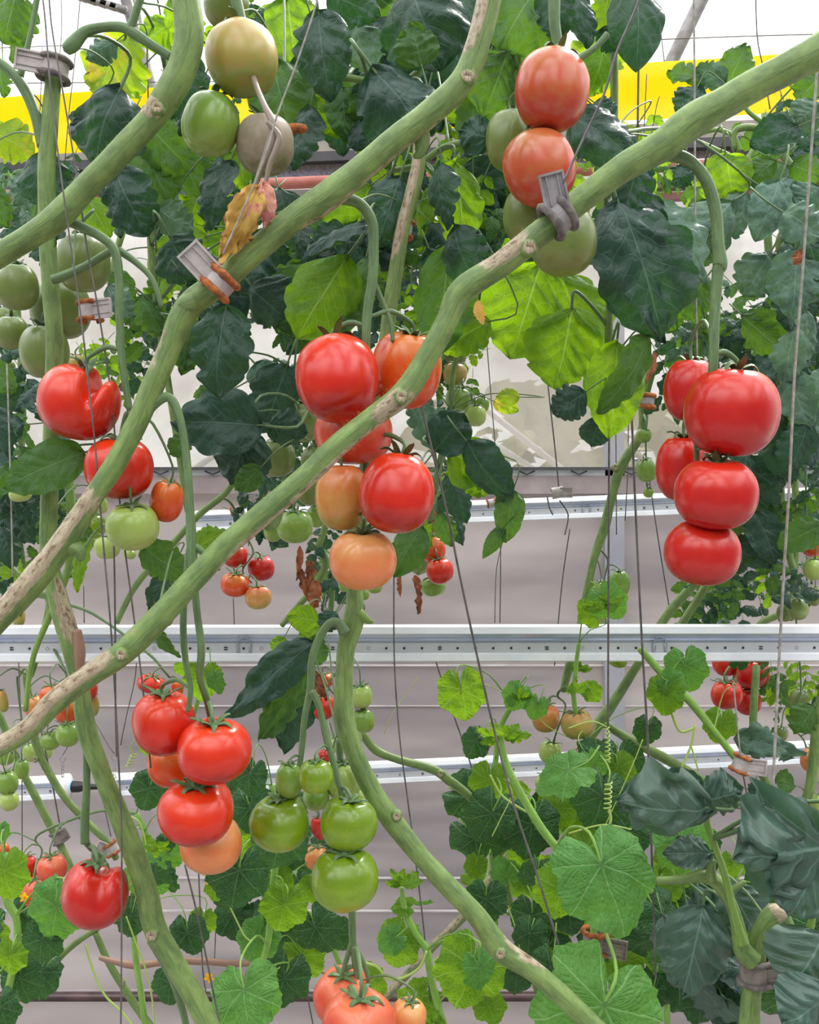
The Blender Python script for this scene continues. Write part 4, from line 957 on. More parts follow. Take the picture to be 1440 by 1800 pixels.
CV['c9'] = cvine([(900, 1240, 9), (880, 1280, 10), (870, 1350, 10), (860, 1440, 11), (870, 1560, 11), (868, 1700, 11), (860, 1850, 11)], 1.9, 'cucumber vine with dark leaves behind the bent vine in the middle')
CV['c10'] = cvine([(540, 1500, 9), (560, 1600, 10), (600, 1700, 10), (640, 1800, 10)], 2.2, 'cucumber vine far back under the green tomatoes')
def tend(pl, pts, Y, w=2.6, helix=None):
    mb = MB()
    if helix:
        x0, y0, x1, y1, r, turns = helix; n = int(turns*10); q = []
        for i in range(n+1):
            t = i/n; a = t*turns*2*PI; c = P(x0+(x1-x0)*t, y0+(y1-y0)*t, Y)
            q.append((c.x+math.cos(a)*M_(r, Y), c.y+math.sin(a)*M_(r, Y), c.z, M_(w, Y)/2))
        tube(mb, q, 6, 1)
    if pts: tube(mb, pix([(x, y, w) for x, y in pts], Y), 6, 5)
    mb.build('tendril', MS['tend'], pl)
tend(CV['c1'], [(1056, 1500), (1066, 1470), (1074, 1440), (1070, 1425)], 1.3, 5)
tend(CV['c1'], None, 1.3, 3, helix=(1068, 1425, 1070, 1375, 6, 6)); tend(CV['c1'], None, 1.3, 2.4, helix=(1069, 1340, 1067, 1278, 4, 8))
tend(CV['c1'], [(1067, 1278), (1040, 1268), (1000, 1280)], 1.32, 2.4)
tend(CV['c1'], [(862, 1362), (880, 1395), (905, 1415), (935, 1432)], 1.4, 4)
tend(CV['c1'], [(865, 1470), (880, 1440), (900, 1395), (888, 1370)], 1.5, 2)
tend(CV['c2'], [(750, 1672), (738, 1700), (710, 1718), (682, 1720), (664, 1700), (640, 1692)], 1.48, 5)
tend(CV['c2'], [(762, 1690), (780, 1678), (800, 1678), (820, 1692), (832, 1715), (838, 1728), (830, 1735), (824, 1728), (830, 1722)], 1.45, 3)
tend(CV['c9'], [(882, 1565), (872, 1590), (876, 1605), (892, 1608)], 1.9, 2.2)
tend(CV['c4'], [(150, 1660), (165, 1710), (185, 1750), (215, 1780), (235, 1805)], 1.45, 4)
tend(CV['c4'], [(222, 1610), (240, 1660), (258, 1710), (268, 1760), (272, 1810)], 1.5, 3)
tend(CV['c4'], [(228, 1435), (245, 1445), (255, 1475), (258, 1500)], 1.6, 3)
tend(CV['c5'], [(380, 1550), (395, 1575), (412, 1610), (430, 1645), (443, 1655)], 1.5, 3)
tend(CV['c5'], None, 1.6, 2.4, helix=(470, 1722, 486, 1700, 6, 3))
tend(CV['c8'], [(238, 1300), (230, 1312), (234, 1328)], 2.1, 2.4); tend(CV['c8'], None, 2.1, 2.2, helix=(236, 1326, 226, 1348, 5, 4))
tend(CV['c7'], [(1008, 1300), (960, 1275), (930, 1240), (870, 1210), (850, 1202)], 1.85, 2)
tend(CV['c7'], [(736, 1190), (712, 1225), (690, 1255), (675, 1290)], 2.3, 1.6)
tend(CV['c7'], [(1130, 1300), (1110, 1350), (1060, 1460)], 1.6, 2)
tend(CV['c3'], [(1222, 1275), (1215, 1310), (1198, 1350)], 1.75, 4); tend(CV['c3'], [(1215, 1310), (1228, 1355)], 1.75, 3)
tend(CV['c3'], [(1180, 1250), (1195, 1285), (1220, 1280)], 1.78, 5)
tend(CV['c1'], [(1000, 1465), (1060, 1450), (1110, 1458)], 1.45, 3)
def flower(pl, x, y, Y, r, rot=0, n=5):
    mb = MB(); R = M_(r, Y); c = P(x, y, Y)
    for k in range(n):
        a = 2*PI*k/n+rot; T = c+Vector((math.cos(a), -.25, math.sin(a)))*R
        blade(mb, (T-c).length, R*.62, k, bend=-.5, fold=.3, lobes=1, ld=.05, nu=6, nvh=2, M=frame(c, T, 20), crum=.05)
    tube(mb, [(c.x, c.y-.002, c.z, R*.16), (c.x, c.y+R*.9, c.z-R*.2, R*.2)], 8, 1)
    o = mb.build('flower', MM['petal'], pl); o['label'] = 'yellow flower'; return o
flower(CV['c5'], 374, 1540, 1.5, 17, .3); flower(CV['c5'], 368, 1718, 1.6, 10, .9, 5); flower(CV['c9'], 917, 1598, 1.85, 22, .5); flower(CV['c6'], 43, 1577, 1.52, 10, .2)

# the long stems carry on beyond the edges of the view
stem(p1, [(-20, 462, 43), (-120, 515, 44), (-260, 600, 42), (-420, 720, 40)], Y1, nseg=12); stem(p1, [(322, -40, 50), (300, -160, 48), (285, -300, 46)], Y1, nseg=12)
stem(p2, [(-30, 1120, 42), (-130, 1230, 42), (-260, 1330, 40), (-420, 1400, 38)], Y2_, nseg=12); stem(p2, [(868, -40, 42), (900, -160, 42), (950, -320, 40)], Y2_, nseg=12)
stem(p3, [(-30, 1328, 34), (-150, 1385, 36), (-300, 1440, 36), (-450, 1480, 34)], Y3, nseg=12); stem(p3, [(1470, 72, 63), (1560, 25, 56), (1700, -60, 52), (1850, -180, 48)], Y3, nseg=12)
stem(p4, [(380, 1830, 38), (440, 1960, 38), (520, 2120, 36)], Y4, nseg=12); stem(p5, [(1050, 1810, 36), (1140, 1900, 36), (1260, 2040, 34)], Y5, nseg=12)
# ================================================================== TOMATOES
# cluster at top left of centre
G = 'tomatoes of the top left hanging cluster'; Y = 1.05
tomato(425, 103, 126, 128, Y, 'blush', 'largest green-to-orange tomato near the top edge, left of centre', G, (-12, -10), t6, lob=.02, dim=.05)
tomato(459, 120, 54, 96, Y+.07, 'blush', 'yellowish green tomato mostly hidden behind the largest one at the top left of centre', G, (0, 10), t6, cal=0)
tomato(370, 219, 104, 110, Y, 'green', 'smooth light green tomato hanging alone below left of the orange-green one at top', G, (-5, 5), t6, dim=.1)
tomato(466, 255, 104, 106, Y+.01, 'dust', 'dusty grey-brown tomato behind the withered truss above the dry leaf', G, (5, 0), t6)
tomato(397, 6, 80, 86, Y+.05, 'dgrn', 'dull green tomato cut by the top edge above the orange-green one', G, (0, 0), t6, cal=0)
# cluster above the grey clip
G = 'tomatoes of the cluster at the upper right of centre'; Y = 1.05
tomato(970, 160, 132, 144, Y-.02, 'pink', 'topmost orange-pink tomato of the upper right cluster', G, (-8, 8), t7, lob=.02, dim=.08, crease=(-1.3, .05, .12))
tomato(948, 296, 128, 130, Y-.02, 'pink', 'pinkish red tomato just above the grey clip on the thick right stem', G, (-5, -15), t7, lob=.02, dim=.06, cal=0)
tomato(898, 248, 90, 108, Y+.06, 'dgrn', 'dull green tomato tucked behind the left side of the two pinkish ones', G, (0, 0), t7, cal=.4)
tomato(932, 381, 98, 104, Y+.04, 'dgrn', 'dull green tomato partly hidden behind the thick stem, left of the grey clip', G, (0, 0), t7, cal=0)
tomato(991, 424, 118, 122, Y+.02, 'dgrn', 'lowest green tomato of the upper right cluster, hanging right below the grey clip', G, (-8, 0), t7, cal=0)
# heart-shaped cluster left
G = 'tomatoes of the left cluster under the beige clip'; Y = 1.03
tomato(141, 707, 146, 132, Y, 'red', 'big heart-shaped red tomato with a deep cleft, left of the diagonal stem', G, (12, 14), t1, lobes=3, lob=.02, dim=.12, seed=11, cal=.6, notch=(.36, .17, .46))
tomato(211, 823, 120, 110, Y, 'red', 'round red tomato crossed by the diagonal stem, below the heart-shaped one', G, (10, 5), t1, lob=.03, seed=14)
tomato(294, 880, 60, 78, Y+.01, 'oran', 'narrow orange-red tomato at the right of the left cluster', G, (14, 12), t1, lobes=4, lob=.06, dim=.25, cal=1.3)
tomato(234, 926, 94, 82, Y-.01, 'lgrn', 'pale green flattened tomato at the bottom of the left cluster', G, (16, 0), t1, cal=1.2, lob=.02)
for i, (x, y, w, h, dy, lb) in enumerate([(146, 462, 96, 104, .10, 'large dull green tomato behind the two wires, above the beige clip at left'), (108, 545, 104, 104, .16, 'dull green tomato behind the upright left stem, level with the beige clip'),
        (30, 505, 76, 82, .10, 'dull green tomato at the left edge, upper of the pair there'), (78, 618, 86, 96, .13, 'dull green tomato half behind the upright stem just above the heart-shaped one'),
        (20, 585, 62, 60, .2, 'dull green tomato at the left edge, lower of the pair there'), (8, 560, 40, 40, .26, 'small green tomato at the very left edge')]):
    tomato(x, y, w, h, 1.08+dy, 'dgrn', lb, 'dull green tomatoes at the left edge', (5, 0), None, cal=1.0 if i != 2 else .7)
# centre cluster
G = 'tomatoes of the big central cluster'; Y = 1.02
tomato(594, 666, 148, 154, Y-.03, 'red', 'largest red tomato at the upper left of the central cluster', G, (-16, -6), t2, lob=.02, dim=.06, seed=21)
tomato(715, 650, 124, 140, Y+.02, 'oran', 'orange-red tomato behind the thick stem at the upper right of the central cluster', G, (14, 8), t2, lobes=5, lob=.05, dim=.25, cal=1.2)
tomato(623, 762, 140, 112, Y+.03, 'salmon', 'orange-red tomato mostly hidden behind the thick stem in the central cluster', G, (0, 0), t2, cal=1.1)
tomato(601, 874, 94, 120, Y+.01, 'turn', 'yellow-orange tomato at the left side of the central cluster', G, (5, 0), t2, cal=0)
tomato(697, 868, 134, 140, Y-.03, 'red', 'round red tomato at the right side of the central cluster, below the thick stem', G, (-14, 8), t2, lob=.02, dim=.06, seed=24)
tomato(638, 984, 118, 106, Y-.01, 'peach', 'lowest peach-orange tomato of the central cluster', G, (12, 0), t2, cal=1.0, crease=(-1.2, .07, .3), seed=25)
for x, y, w, h, dy, k, lb in [(534, 742, 60, 72, 0, 'dgrn', 'green tomato touching the lower left of the largest central red tomato'), (488, 806, 66, 66, .05, 'dgrn', 'shaded green tomato left of the thick stem beside the dark leaf'),
        (556, 812, 56, 60, .1, 'dgrn', 'green tomato seen just above the thick stem, left of the yellow-orange one'), (546, 858, 54, 62, .02, 'dgrn', 'green tomato just below the thick stem, left of the yellow-orange one'),
        (519, 926, 66, 58, -.03, 'green', 'ribbed green tomato hanging alone left of the central cluster'), (480, 932, 34, 42, .03, 'green', 'small green tomato at the left of the ribbed green one'), (556, 908, 34, 40, .06, 'green', 'small green tomato at the right of the ribbed green one')]:
    tomato(x, y, w, h, 1.45+dy, k, lb, 'green tomatoes behind the central cluster', (10, 0), None, cal=1.1, lob=.05)
# right cluster
G = 'tomatoes of the right-hand cluster'; Y = 1.0
tomato(1214, 686, 96, 112, Y+.06, 'deep', 'red tomato at the upper left of the right-hand cluster, partly behind the biggest', G, (4, 0), t3, cal=1.0, lob=.02)
tomato(1286, 725, 164, 158, Y-.03, 'deep', 'biggest red tomato at the top right of the right-hand cluster', G, (8, 4), t3, lob=.02, dim=.10, seed=31, cal=.8)
tomato(1200, 823, 96, 118, Y+.06, 'deep', 'red tomato at the middle left of the right-hand cluster, partly hidden', G, (8, 0), t3, cal=1, lob=.02)
tomato(1259, 868, 148, 126, Y-.03, 'deep', 'wide red tomato in the middle of the right-hand cluster', G, (10, 0), t3, lob=.02, seed=33, cal=.6)
tomato(1235, 971, 136, 114, Y-.01, 'deep', 'lowest red tomato of the right-hand cluster', G, (12, 3), t3, lob=.02, seed=34, cal=.6)
# lower left cluster
G = 'tomatoes of the lower left cluster'; Y = 1.02
tomato(288, 1271, 112, 112, Y-.01, 'red', 'red tomato at the upper left of the lower left cluster', G, (10, 0), t2c, seed=41, lob=.02)
tomato(376, 1320, 130, 110, Y-.04, 'red', 'bright red flattened tomato at the upper right of the lower left cluster', G, (12, 0), t2b, seed=42, lob=.025)
tomato(306, 1342, 92, 84, Y+.06, 'oran', 'orange-red tomato hidden behind the others in the lower left cluster', G, (0, 0), t2b, cal=.9)
tomato(346, 1427, 136, 108, Y-.02, 'red', 'wide red tomato in the lower middle of the lower left cluster', G, (14, 0), t2b, seed=44, lob=.03)
tomato(372, 1484, 112, 98, Y+.02, 'peach', 'lowest peach-coloured tomato of the lower left cluster', G, (0, 0), t2b, cal=0)
tomato(168, 1571, 120, 114, 1.07, 'deep', 'single ribbed red tomato at lower left behind two wires', None, (10, 6), t4, lobes=4, lob=.04, dim=.12, seed=45, cal=.8, notch=(.25, .24, .15))
# green cluster
G = 'green tomatoes of the hanging unripe cluster'; Y = 1.07
tomato(492, 1447, 108, 94, Y, 'vgrn', 'large green tomato at the left of the unripe cluster', G, (10, 0), t5, seed=51, cal=.9)
tomato(612, 1447, 100, 94, Y-.01, 'vgrn', 'large green tomato at the right of the unripe cluster', G, (12, 5), t5b, seed=52, cal=1.0)
tomato(606, 1545, 118, 106, Y-.02, 'vgrn', 'lowest and largest green tomato of the unripe cluster', G, (12, 0), t5c, seed=53, cal=1.1)
tomato(555, 1365, 62, 60, Y-.03, 'vgrn', 'small light green tomato at the top middle of the unripe cluster', G, (10, 0), t5b, seed=54)
tomato(508, 1372, 48, 66, Y, 'green', 'small narrow green tomato at the top left of the unripe cluster', G, (10, 0), t5, seed=55, cal=1.5)
tomato(605, 1374, 62, 74, Y+.06, 'lgrn', 'pale green tomato behind the stalk at the top right of the unripe cluster', G, (10, 0), t5c, seed=56)
tomato(556, 1402, 48, 44, Y+.05, 'green', 'small shaded green tomato in the middle of the unripe cluster', G, (5, 0), t5b, cal=.8)
tomato(632, 1405, 40, 44, Y+.10, 'lgrn', 'small pale green tomato peeping out at the right of the unripe cluster', G, (5, 0), t5c, cal=.8)
# bottom cluster
G = 'tomatoes of the cluster cut by the bottom edge'; Y = 1.10
tomato(604, 1752, 106, 96, Y+.04, 'salmon', 'orange-red tomato at the upper left of the cluster at the bottom edge', G, (14, 0), t5c, lob=.04, cal=1)
tomato(630, 1806, 128, 132, Y-.05, 'salmon', 'large orange-red tomato in the middle of the cluster at the bottom edge', G, (14, 4), t5c, lobes=4, lob=.05, seed=62, cal=1)
tomato(718, 1790, 66, 70, Y, 'peach', 'small orange tomato at the right of the cluster at the bottom edge', G, (10, 8), t5c, cal=1)
# far fruit: (x, y, w, h, Y, kind, label, group)
def far(group, rows, cal=1.5, lob=.05):
    xs = [r[0] for r in rows]; tr_ = None
    if max(xs)-min(xs) < 115 and max(r[2] for r in rows) > 27:
        rr = sorted(rows, key=lambda r: r[1]-r[3]/2); mx = sum(xs)/len(xs); Ym = sum(r[4] for r in rows)/len(rows)
        top = P(mx, rr[0][1]-rr[0][3]*.75, Ym+.01); best = None
        for nm, qs in PS.items():
            for q in qs:
                v = Vector(q[:3]); d = (v-top).length+max(0, top.z-v.z)*1.5
                if best is None or d < best[0]: best = (d, v, nm)
        if best[0] < .6:
            e = best[1]; pts = [(*e, .003), (*(e.lerp(top, .35)+Vector((0, 0, .02))), .0026), (*(e.lerp(top, .85)+Vector((0, 0, .012))), .0024), (*top, .0022)]
            for r in rr[1:]:
                q = P(mx*.6+r[0]*.4, r[1]-r[3]*.6, Ym+.012)
                if q.z < pts[-1][2]-.004: pts.append((*q, .0018))
            mb = MB(); tr_ = tube(mb, pts, 7, 5); mb.build('fruit_truss', MS['truss'], bpy.data.objects[best[2]])
    for r in rows:
        x, y, w, h, Y, k, lb = r
        tomato(x, y, w, h, Y, k, lb, group, (10, random.Random(x).uniform(-15, 15)), tr_, cal=cal, lob=lob)
far('four small ripening tomatoes under the thick stem at centre left', [(413, 977, 46, 42, 2.1, 'red', 'small red tomato at the upper left of the four under the thick stem'), (460, 999, 48, 44, 2.12, 'deep', 'small red tomato at the upper right of the four under the thick stem'),
    (413, 1028, 52, 42, 2.06, 'oran', 'small orange-red tomato at the lower left of the four under the thick stem'), (454, 1050, 48, 42, 2.05, 'turn', 'small orange tomato, lowest of the four under the thick stem')])
far('small tomatoes behind the slanting wire right of the central cluster', [(766, 912, 46, 50, 1.9, 'deep', 'small red tomato nearest the big round red one, right of the central cluster'), (760, 965, 50, 48, 1.86, 'oran', 'small orange-red tomato in the middle of the column right of the central cluster'),
    (737, 990, 36, 40, 1.94, 'dgrn', 'small olive tomato at the left of the column right of the central cluster'), (773, 1004, 48, 46, 1.83, 'red', 'small red tomato crossed by the slanting wire'), (761, 1031, 44, 36, 1.88, 'green', 'small green tomato at the foot of the column right of the central cluster')])
far('small tomatoes in front of the bright window', [(800, 658, 44, 42, 1.85, 'blush', 'small yellow-orange tomato hanging in front of the window'), (806, 702, 46, 44, 1.82, 'green', 'small green tomato directly under the yellow-orange one by the window'),
    (836, 731, 38, 38, 1.80, 'lgrn', 'small pale green tomato, lowest of those by the window'), (848, 712, 26, 28, 1.86, 'green', 'tiny green tomato behind the lowest one by the window'), (797, 628, 44, 34, 1.92, 'dgrn', 'small dull green tomato above the yellow-orange one by the window')])
far('tiny green tomatoes left of the right-hand cluster', [(1131, 766, 28, 26, 2.0, 'green', 'tiny green tomato under the rusty clip, topmost of three'), (1136, 827, 36, 42, 1.97, 'green', 'small green tomato touching the left of the right-hand cluster'), (1140, 866, 18, 18, 1.97, 'green', 'tiniest green tomato, lowest of three left of the right-hand cluster')])
far('small green tomatoes around the near light bar', [(1089, 1026, 38, 48, 2.1, 'green', 'small green tomato above the near light bar behind the upright wire'), (1053, 1038, 34, 34, 2.05, 'green', 'small green tomato above the near light bar left of the upright wire'),
    (1086, 1160, 36, 26, 2.1, 'vgrn', 'small green tomato showing just under the near light bar'), (1048, 1082, 40, 34, 2.15, 'lgrn', 'small pale green tomato resting against the top of the near light bar')])
far('ripening tomatoes beside the cucumber leaves at lower right of centre', [(959, 1262, 50, 50, 1.9, 'turn', 'small orange-yellow tomato under the near light bar right of centre'), (1015, 1273, 58, 50, 1.86, 'blush', 'small yellow-green tomato right of the orange-yellow one under the near light bar'),
    (967, 1322, 40, 40, 1.92, 'lgrn', 'small light green tomato below the orange-yellow one'), (1006, 1385, 42, 38, 1.88, 'green', 'small green tomato under the flat cucumber leaf edge'), (957, 1376, 34, 28, 1.95, 'lgrn', 'small light green tomato left of the one under the flat cucumber leaf')])
far('red tomatoes under the near light bar at right', [(1277, 1166, 50, 44, 2.25, 'red', 'small red tomato at the upper left of the four under the light bar at right'), (1321, 1184, 60, 52, 2.22, 'deep', 'small red tomato at the upper right of the four under the light bar at right'),
    (1277, 1221, 56, 50, 2.18, 'red', 'small red tomato at the lower left of the four under the light bar at right'), (1315, 1232, 48, 50, 2.24, 'deep', 'small red tomato at the lower right of the four under the light bar at right')])
far('tomatoes at the right edge', [(1430, 955, 42, 50, 1.9, 'oran', 'orange-red tomato cut by the right edge above the near light bar'), (1432, 1001, 40, 40, 1.86, 'lgrn', 'light green tomato just under the orange-red one at the right edge'), (1403, 1070, 38, 40, 2.0, 'dgrn', 'green tomato resting above the near light bar near the right edge'),
    (1380, 1077, 28, 32, 2.05, 'dgrn', 'small green tomato left of the one above the light bar near the right edge'), (1432, 1048, 24, 36, 2.1, 'dgrn', 'small dull green tomato at the right edge just above the light bar'), (1427, 1336, 38, 44, 1.95, 'peach', 'orange tomato at the right edge beside the upright vine'), (1406, 1228, 34, 34, 2.1, 'dgrn', 'green tomato near the right edge under the light bar'),
    (1372, 1290, 26, 28, 2.2, 'dgrn', 'small green tomato left of the upright vine at the right edge'), (1436, 1410, 22, 32, 1.95, 'lgrn', 'light green tomato cut by the right edge beside the broad dark leaf'), (1380, 425, 34, 46, 1.9, 'dgrn', 'green tomato among the leaves near the right edge')])
far(None, [(1108, 1515, 50, 38, 1.75, 'red', 'small red tomato showing above the big light cucumber leaf')])
far('small tomatoes right beside the central stem', [(635, 1224, 42, 42, 1.8, 'lgrn', 'upper yellow-green tomato right beside the central stem'), (640, 1267, 38, 42, 1.8, 'green', 'lower green tomato right beside the central stem'), (624, 1297, 26, 30, 1.85, 'lgrn', 'small yellow-green tomato under the pair beside the central stem'),
    (568, 1243, 46, 44, 1.95, 'red', 'small red tomato between the stalks left of the central stem'), (571, 1196, 34, 26, 2.0, 'oran', 'small red tomato high between the stalks just under the near light bar'), (554, 1214, 20, 24, 2.05, 'red', 'tiny red tomato at the left between the stalks'),
    (572, 1328, 26, 22, 2.0, 'deep', 'tiny red tomato showing between the upper unripe tomatoes'), (590, 1308, 36, 26, 2.1, 'lgrn', 'small yellow-green tomato above the unripe cluster')])
far('small tomatoes seen between the large green ones', [(556, 1452, 20, 34, 1.6, 'deep', 'narrow red tomato between the two large green tomatoes'), (564, 1462, 22, 30, 1.64, 'red', 'little red tomato just right of the narrow one between the large green tomatoes'), (556, 1508, 42, 44, 1.7, 'peach', 'small peach tomato left of the lowest green tomato')])
far('small tomatoes just above the lower left cluster', [(266, 1202, 50, 30, 1.6, 'red', 'small flattened red tomato above the lower left cluster'), (312, 1210, 22, 32, 1.62, 'oran', 'narrow orange-red tomato above the lower left cluster')])
far('small tomatoes behind the lower end of the thick stem', [(92, 1222, 44, 38, 1.8, 'oran', 'small orange-red tomato just above the thick stem at the left'), (118, 1250, 44, 44, 1.86, 'oran', 'small orange-red tomato just below the thick stem at the left'), (158, 1214, 28, 32, 1.9, 'red', 'small red tomato peeping out right of the leaning stem'), (163, 1240, 24, 40, 1.92, 'blush', 'small yellow-green tomato right of the leaning stem'),
    (134, 1262, 28, 34, 1.96, 'green', 'small green tomato left beside the leaning stem'), (120, 1291, 44, 42, 1.8, 'green', 'round green tomato under the orange-red ones left of the leaning stem'), (89, 1302, 36, 32, 1.88, 'green', 'small green tomato left of the round green one'), (60, 1242, 34, 40, 1.95, 'peach', 'small pale orange tomato left of the orange-red ones')])
far('green tomatoes at the lower left edge', [(13, 1376, 38, 42, 1.9, 'green', 'green tomato at the left edge, level with the capped light bar'), (16, 1408, 34, 34, 1.9, 'lgrn', 'light green tomato just under it at the left edge'), (38, 1352, 26, 36, 1.96, 'green', 'small green tomato behind the left background vine'), (4, 1232, 20, 42, 1.9, 'blush', 'yellowish tomato cut by the left edge under the near light bar'),
    (55, 1322, 30, 34, 2.3, 'lgrn', 'pale green tomato between the left background vines'), (10, 1330, 30, 30, 2.0, 'green', 'small green tomato at the left edge above the others'), (78, 1320, 32, 30, 2.35, 'lgrn', 'pale yellow-green tomato right of the second left vine')])
far('orange-red tomatoes in the lower left corner', [(92, 1526, 54, 50, 1.75, 'salmon', 'orange-red tomato at the upper right of the lower left corner group'), (47, 1526, 40, 46, 1.8, 'deep', 'darker red tomato at the upper left of the lower left corner group'), (64, 1569, 50, 56, 1.78, 'salmon', 'orange-red tomato at the bottom of the lower left corner group'), (4, 1494, 26, 26, 1.85, 'oran', 'orange-red tomato cut by the left edge above the cucumber leaf'), (103, 1570, 30, 20, 1.95, 'turn', 'orange tomato half hidden behind the single ribbed red tomato')])
far('pale green tomatoes behind the left cluster', [(163, 925, 48, 46, 1.5, 'vgrn', 'light green tomato left of the pale flattened one in the left cluster'), (189, 962, 46, 42, 1.46, 'lgrn', 'light green tomato below left of the pale flattened one'), (176, 886, 26, 36, 1.56, 'lgrn', 'small yellow-green tomato just below the crossed red one'), (150, 950, 34, 36, 1.6, 'green', 'green tomato behind the two light green ones at left'), (228, 974, 24, 18, 1.6, 'lgrn', 'small green tomato under the pale flattened one'),
    (36, 868, 40, 28, 1.4, 'lgrn', 'light green tomato under the flat leaf at the left edge'), (33, 1085, 22, 34, 2.05, 'blush', 'small yellow-green tomato above the near light bar at far left'), (10, 645, 34, 28, 1.7, 'dgrn', 'green tomato at the left edge left of the heart-shaped one'),
    (134, 640, 32, 34, 1.5, 'blush', 'yellowish tomato just above the heart-shaped one')])
far('small green tomatoes under the central peach tomato', [(660, 1033, 26, 20, 1.6, 'green', 'small green tomato at the lower right of the peach tomato'), (640, 1045, 20, 20, 1.65, 'green', 'tiny green tomato right of the central stem top'), (604, 1030, 18, 22, 1.6, 'green', 'tiny green tomato at the lower left of the peach tomato'), (490, 1136, 24, 26, 2.2, 'vgrn', 'small green tomato in front of the near bar left of the central stem')], cal=.8)
# ================================================================== LEAVES
LR = random.Random(77)
LCOUNT = {}
def petiole(pl, lo, B, Tdir, w, mat='truss', maxd=.4):
    best = None
    for q in PS.get(pl.name, []):
        v = Vector(q[:3]); d = (v-B).length
        if best is None or d < best[0]: best = (d, v)
    r = max(.0008, w*.022); mb = MB()
    if best and best[0] < maxd and best[0] > .004:
        e = best[1]; d = best[0]
        m1 = B - Tdir*min(d*.35, .04); m2 = m1.lerp(e, .55)+Vector((0, .004, d*.10))
        tube(mb, [(*(B+Tdir*w*.1), r*.6), (*B, r), (*m1, r*1.1), (*m2, r*1.2), (*e, r*1.5)], 6, 4)
    else:
        m1 = B - Tdir*.03
        tube(mb, [(*(B+Tdir*w*.1), r*.6), (*B, r), (*m1, r*1.1), (*(m1-Tdir*.02+Vector((0, .012, .01))), r*1.2)], 6, 3)
    o = mb.build('leaf_stalk', MS[mat], None); o.parent = lo
    o.matrix_parent_inverse = Matrix.Identity(4)
def lf(pl, bx, by, tx, ty, w, Y, kind='mid', roll=None, bend=None, dY=0.0, lobes=5, ld=.28, curl=None, crum=.14, fold=None, wav=.03, shape=.62, twist=0.0, stalk=True, rib=None):
    B = P(bx, by, Y); T = P(tx, ty, Y+dY); W = M_(w, Y)
    seed = int(bx*3+by*7+tx)
    rnd = random.Random(seed)
    roll = rnd.uniform(-28, 28) if roll is None else roll; bend = rnd.uniform(.5, 1.2) if bend is None else bend
    curl = rnd.uniform(.1, .45) if curl is None else curl; fold = rnd.uniform(-.25, .35) if fold is None else fold
    mb = MB(); blade(mb, (T-B).length, W*1.12/max(.75, abs(math.cos(math.radians(roll)))), seed, bend, fold, lobes, ld, curl, crum, M=frame(B, T, roll), wav=wav, shape=shape, twist=twist, nu=34, nvh=8, rib=rib if rib is not None else (.03 if kind == 'dull' else .018))
    o = mb.build('leaf', ML[kind], pl)
    if stalk: petiole(pl, o, B, (T-B).normalized(), W)
    return o
def cl(pl, cx, cy, tx, ty, size, Y, kind='cu', roll=0, dY=0.0, droop=.35, cr=.05, pet=True):
    """cucumber leaf: joint at (cx,cy), tip at (tx,ty), size = width across"""
    B = P(cx, cy, Y); T = P(tx, ty, Y+dY); Rr = M_(size, Y)*.58
    M = frame(B, T, roll); mb = MB(); cuc_blade(mb, Rr, int(cx+cy), droop, M, cr=cr)
    o = mb.build('leaf', ML[kind], pl)
    if pet: petiole(pl, o, B - M.to_3x3() @ Vector((0, 0, .003)), (T-B).normalized(), M_(size, Y)*.55, 'cuc', .3)
    return o

# --- shared leaves for the dense foliage further back
def compound(seed):
    rnd = random.Random(seed); mb = MB(); L0 = .21
    tube(mb, [(-.03, 0, -.01, .0016), (0, 0, 0, .0016), (L0*.5, 0, .012, .0013), (L0*.85, 0, .0, .0009)], 5, 3, mi=1)
    def put(x, ang, ln, w, s):
        M = Matrix.Translation((x, 0, .012*math.sin(x/L0*2.6))) @ Matrix.Rotation(ang, 4, 'Z') @ Matrix.Rotation(rnd.uniform(-.7, .7), 4, 'X') @ Matrix.Rotation(rnd.uniform(-.1, .5), 4, 'Y')
        blade(mb, ln, w, s, rnd.uniform(.5, 1.5), rnd.uniform(-.2, .35), 4, .3, rnd.uniform(.1, .5), .16, nu=14, nvh=3, M=M, wav=.03)
    put(L0*.83, rnd.uniform(-.2, .2), .095, .062, seed)
    for x, l in ((.62, .08), (.34, .066), (.12, .045)):
        for s in (-1, 1): put(L0*x, s*rnd.uniform(.8, 1.25), l*rnd.uniform(.8, 1.1), l*.62, seed+s+int(x*99))
    return mb
def single(seed):
    rnd = random.Random(seed); mb = MB(); tube(mb, [(-.03, 0, -.01, .0012), (0, 0, 0, .0012), (.01, 0, 0, .001)], 5, 1, mi=1)
    blade(mb, .10, .07, seed, rnd.uniform(.5, 1.6), rnd.uniform(-.2, .4), 5, .28, rnd.uniform(.1, .5), .18, nu=20, nvh=4, wav=.04); return mb
def cucs(seed):
    mb = MB(); tube(mb, [(0, 0, 0, .0016), (-.01, 0, -.012, .0016), (-.04, 0, -.03, .0018)], 6, 2, mi=1)
    cuc_blade(mb, .075, seed, .45, nr=8, na=48, cr=.07); return mb
PRO = {}
def proto(kind, shape, v):
    k = (kind, shape, v)
    if k not in PRO:
        mb = {'comp': compound, 'single': single, 'cuc': cucs}[shape](v*31+7)
        o = mb.build('leaf', [ML[kind], MS['truss' if shape != 'cuc' else 'cuc']]); PRO[k] = o.data; bpy.data.objects.remove(o)
    return PRO[k]
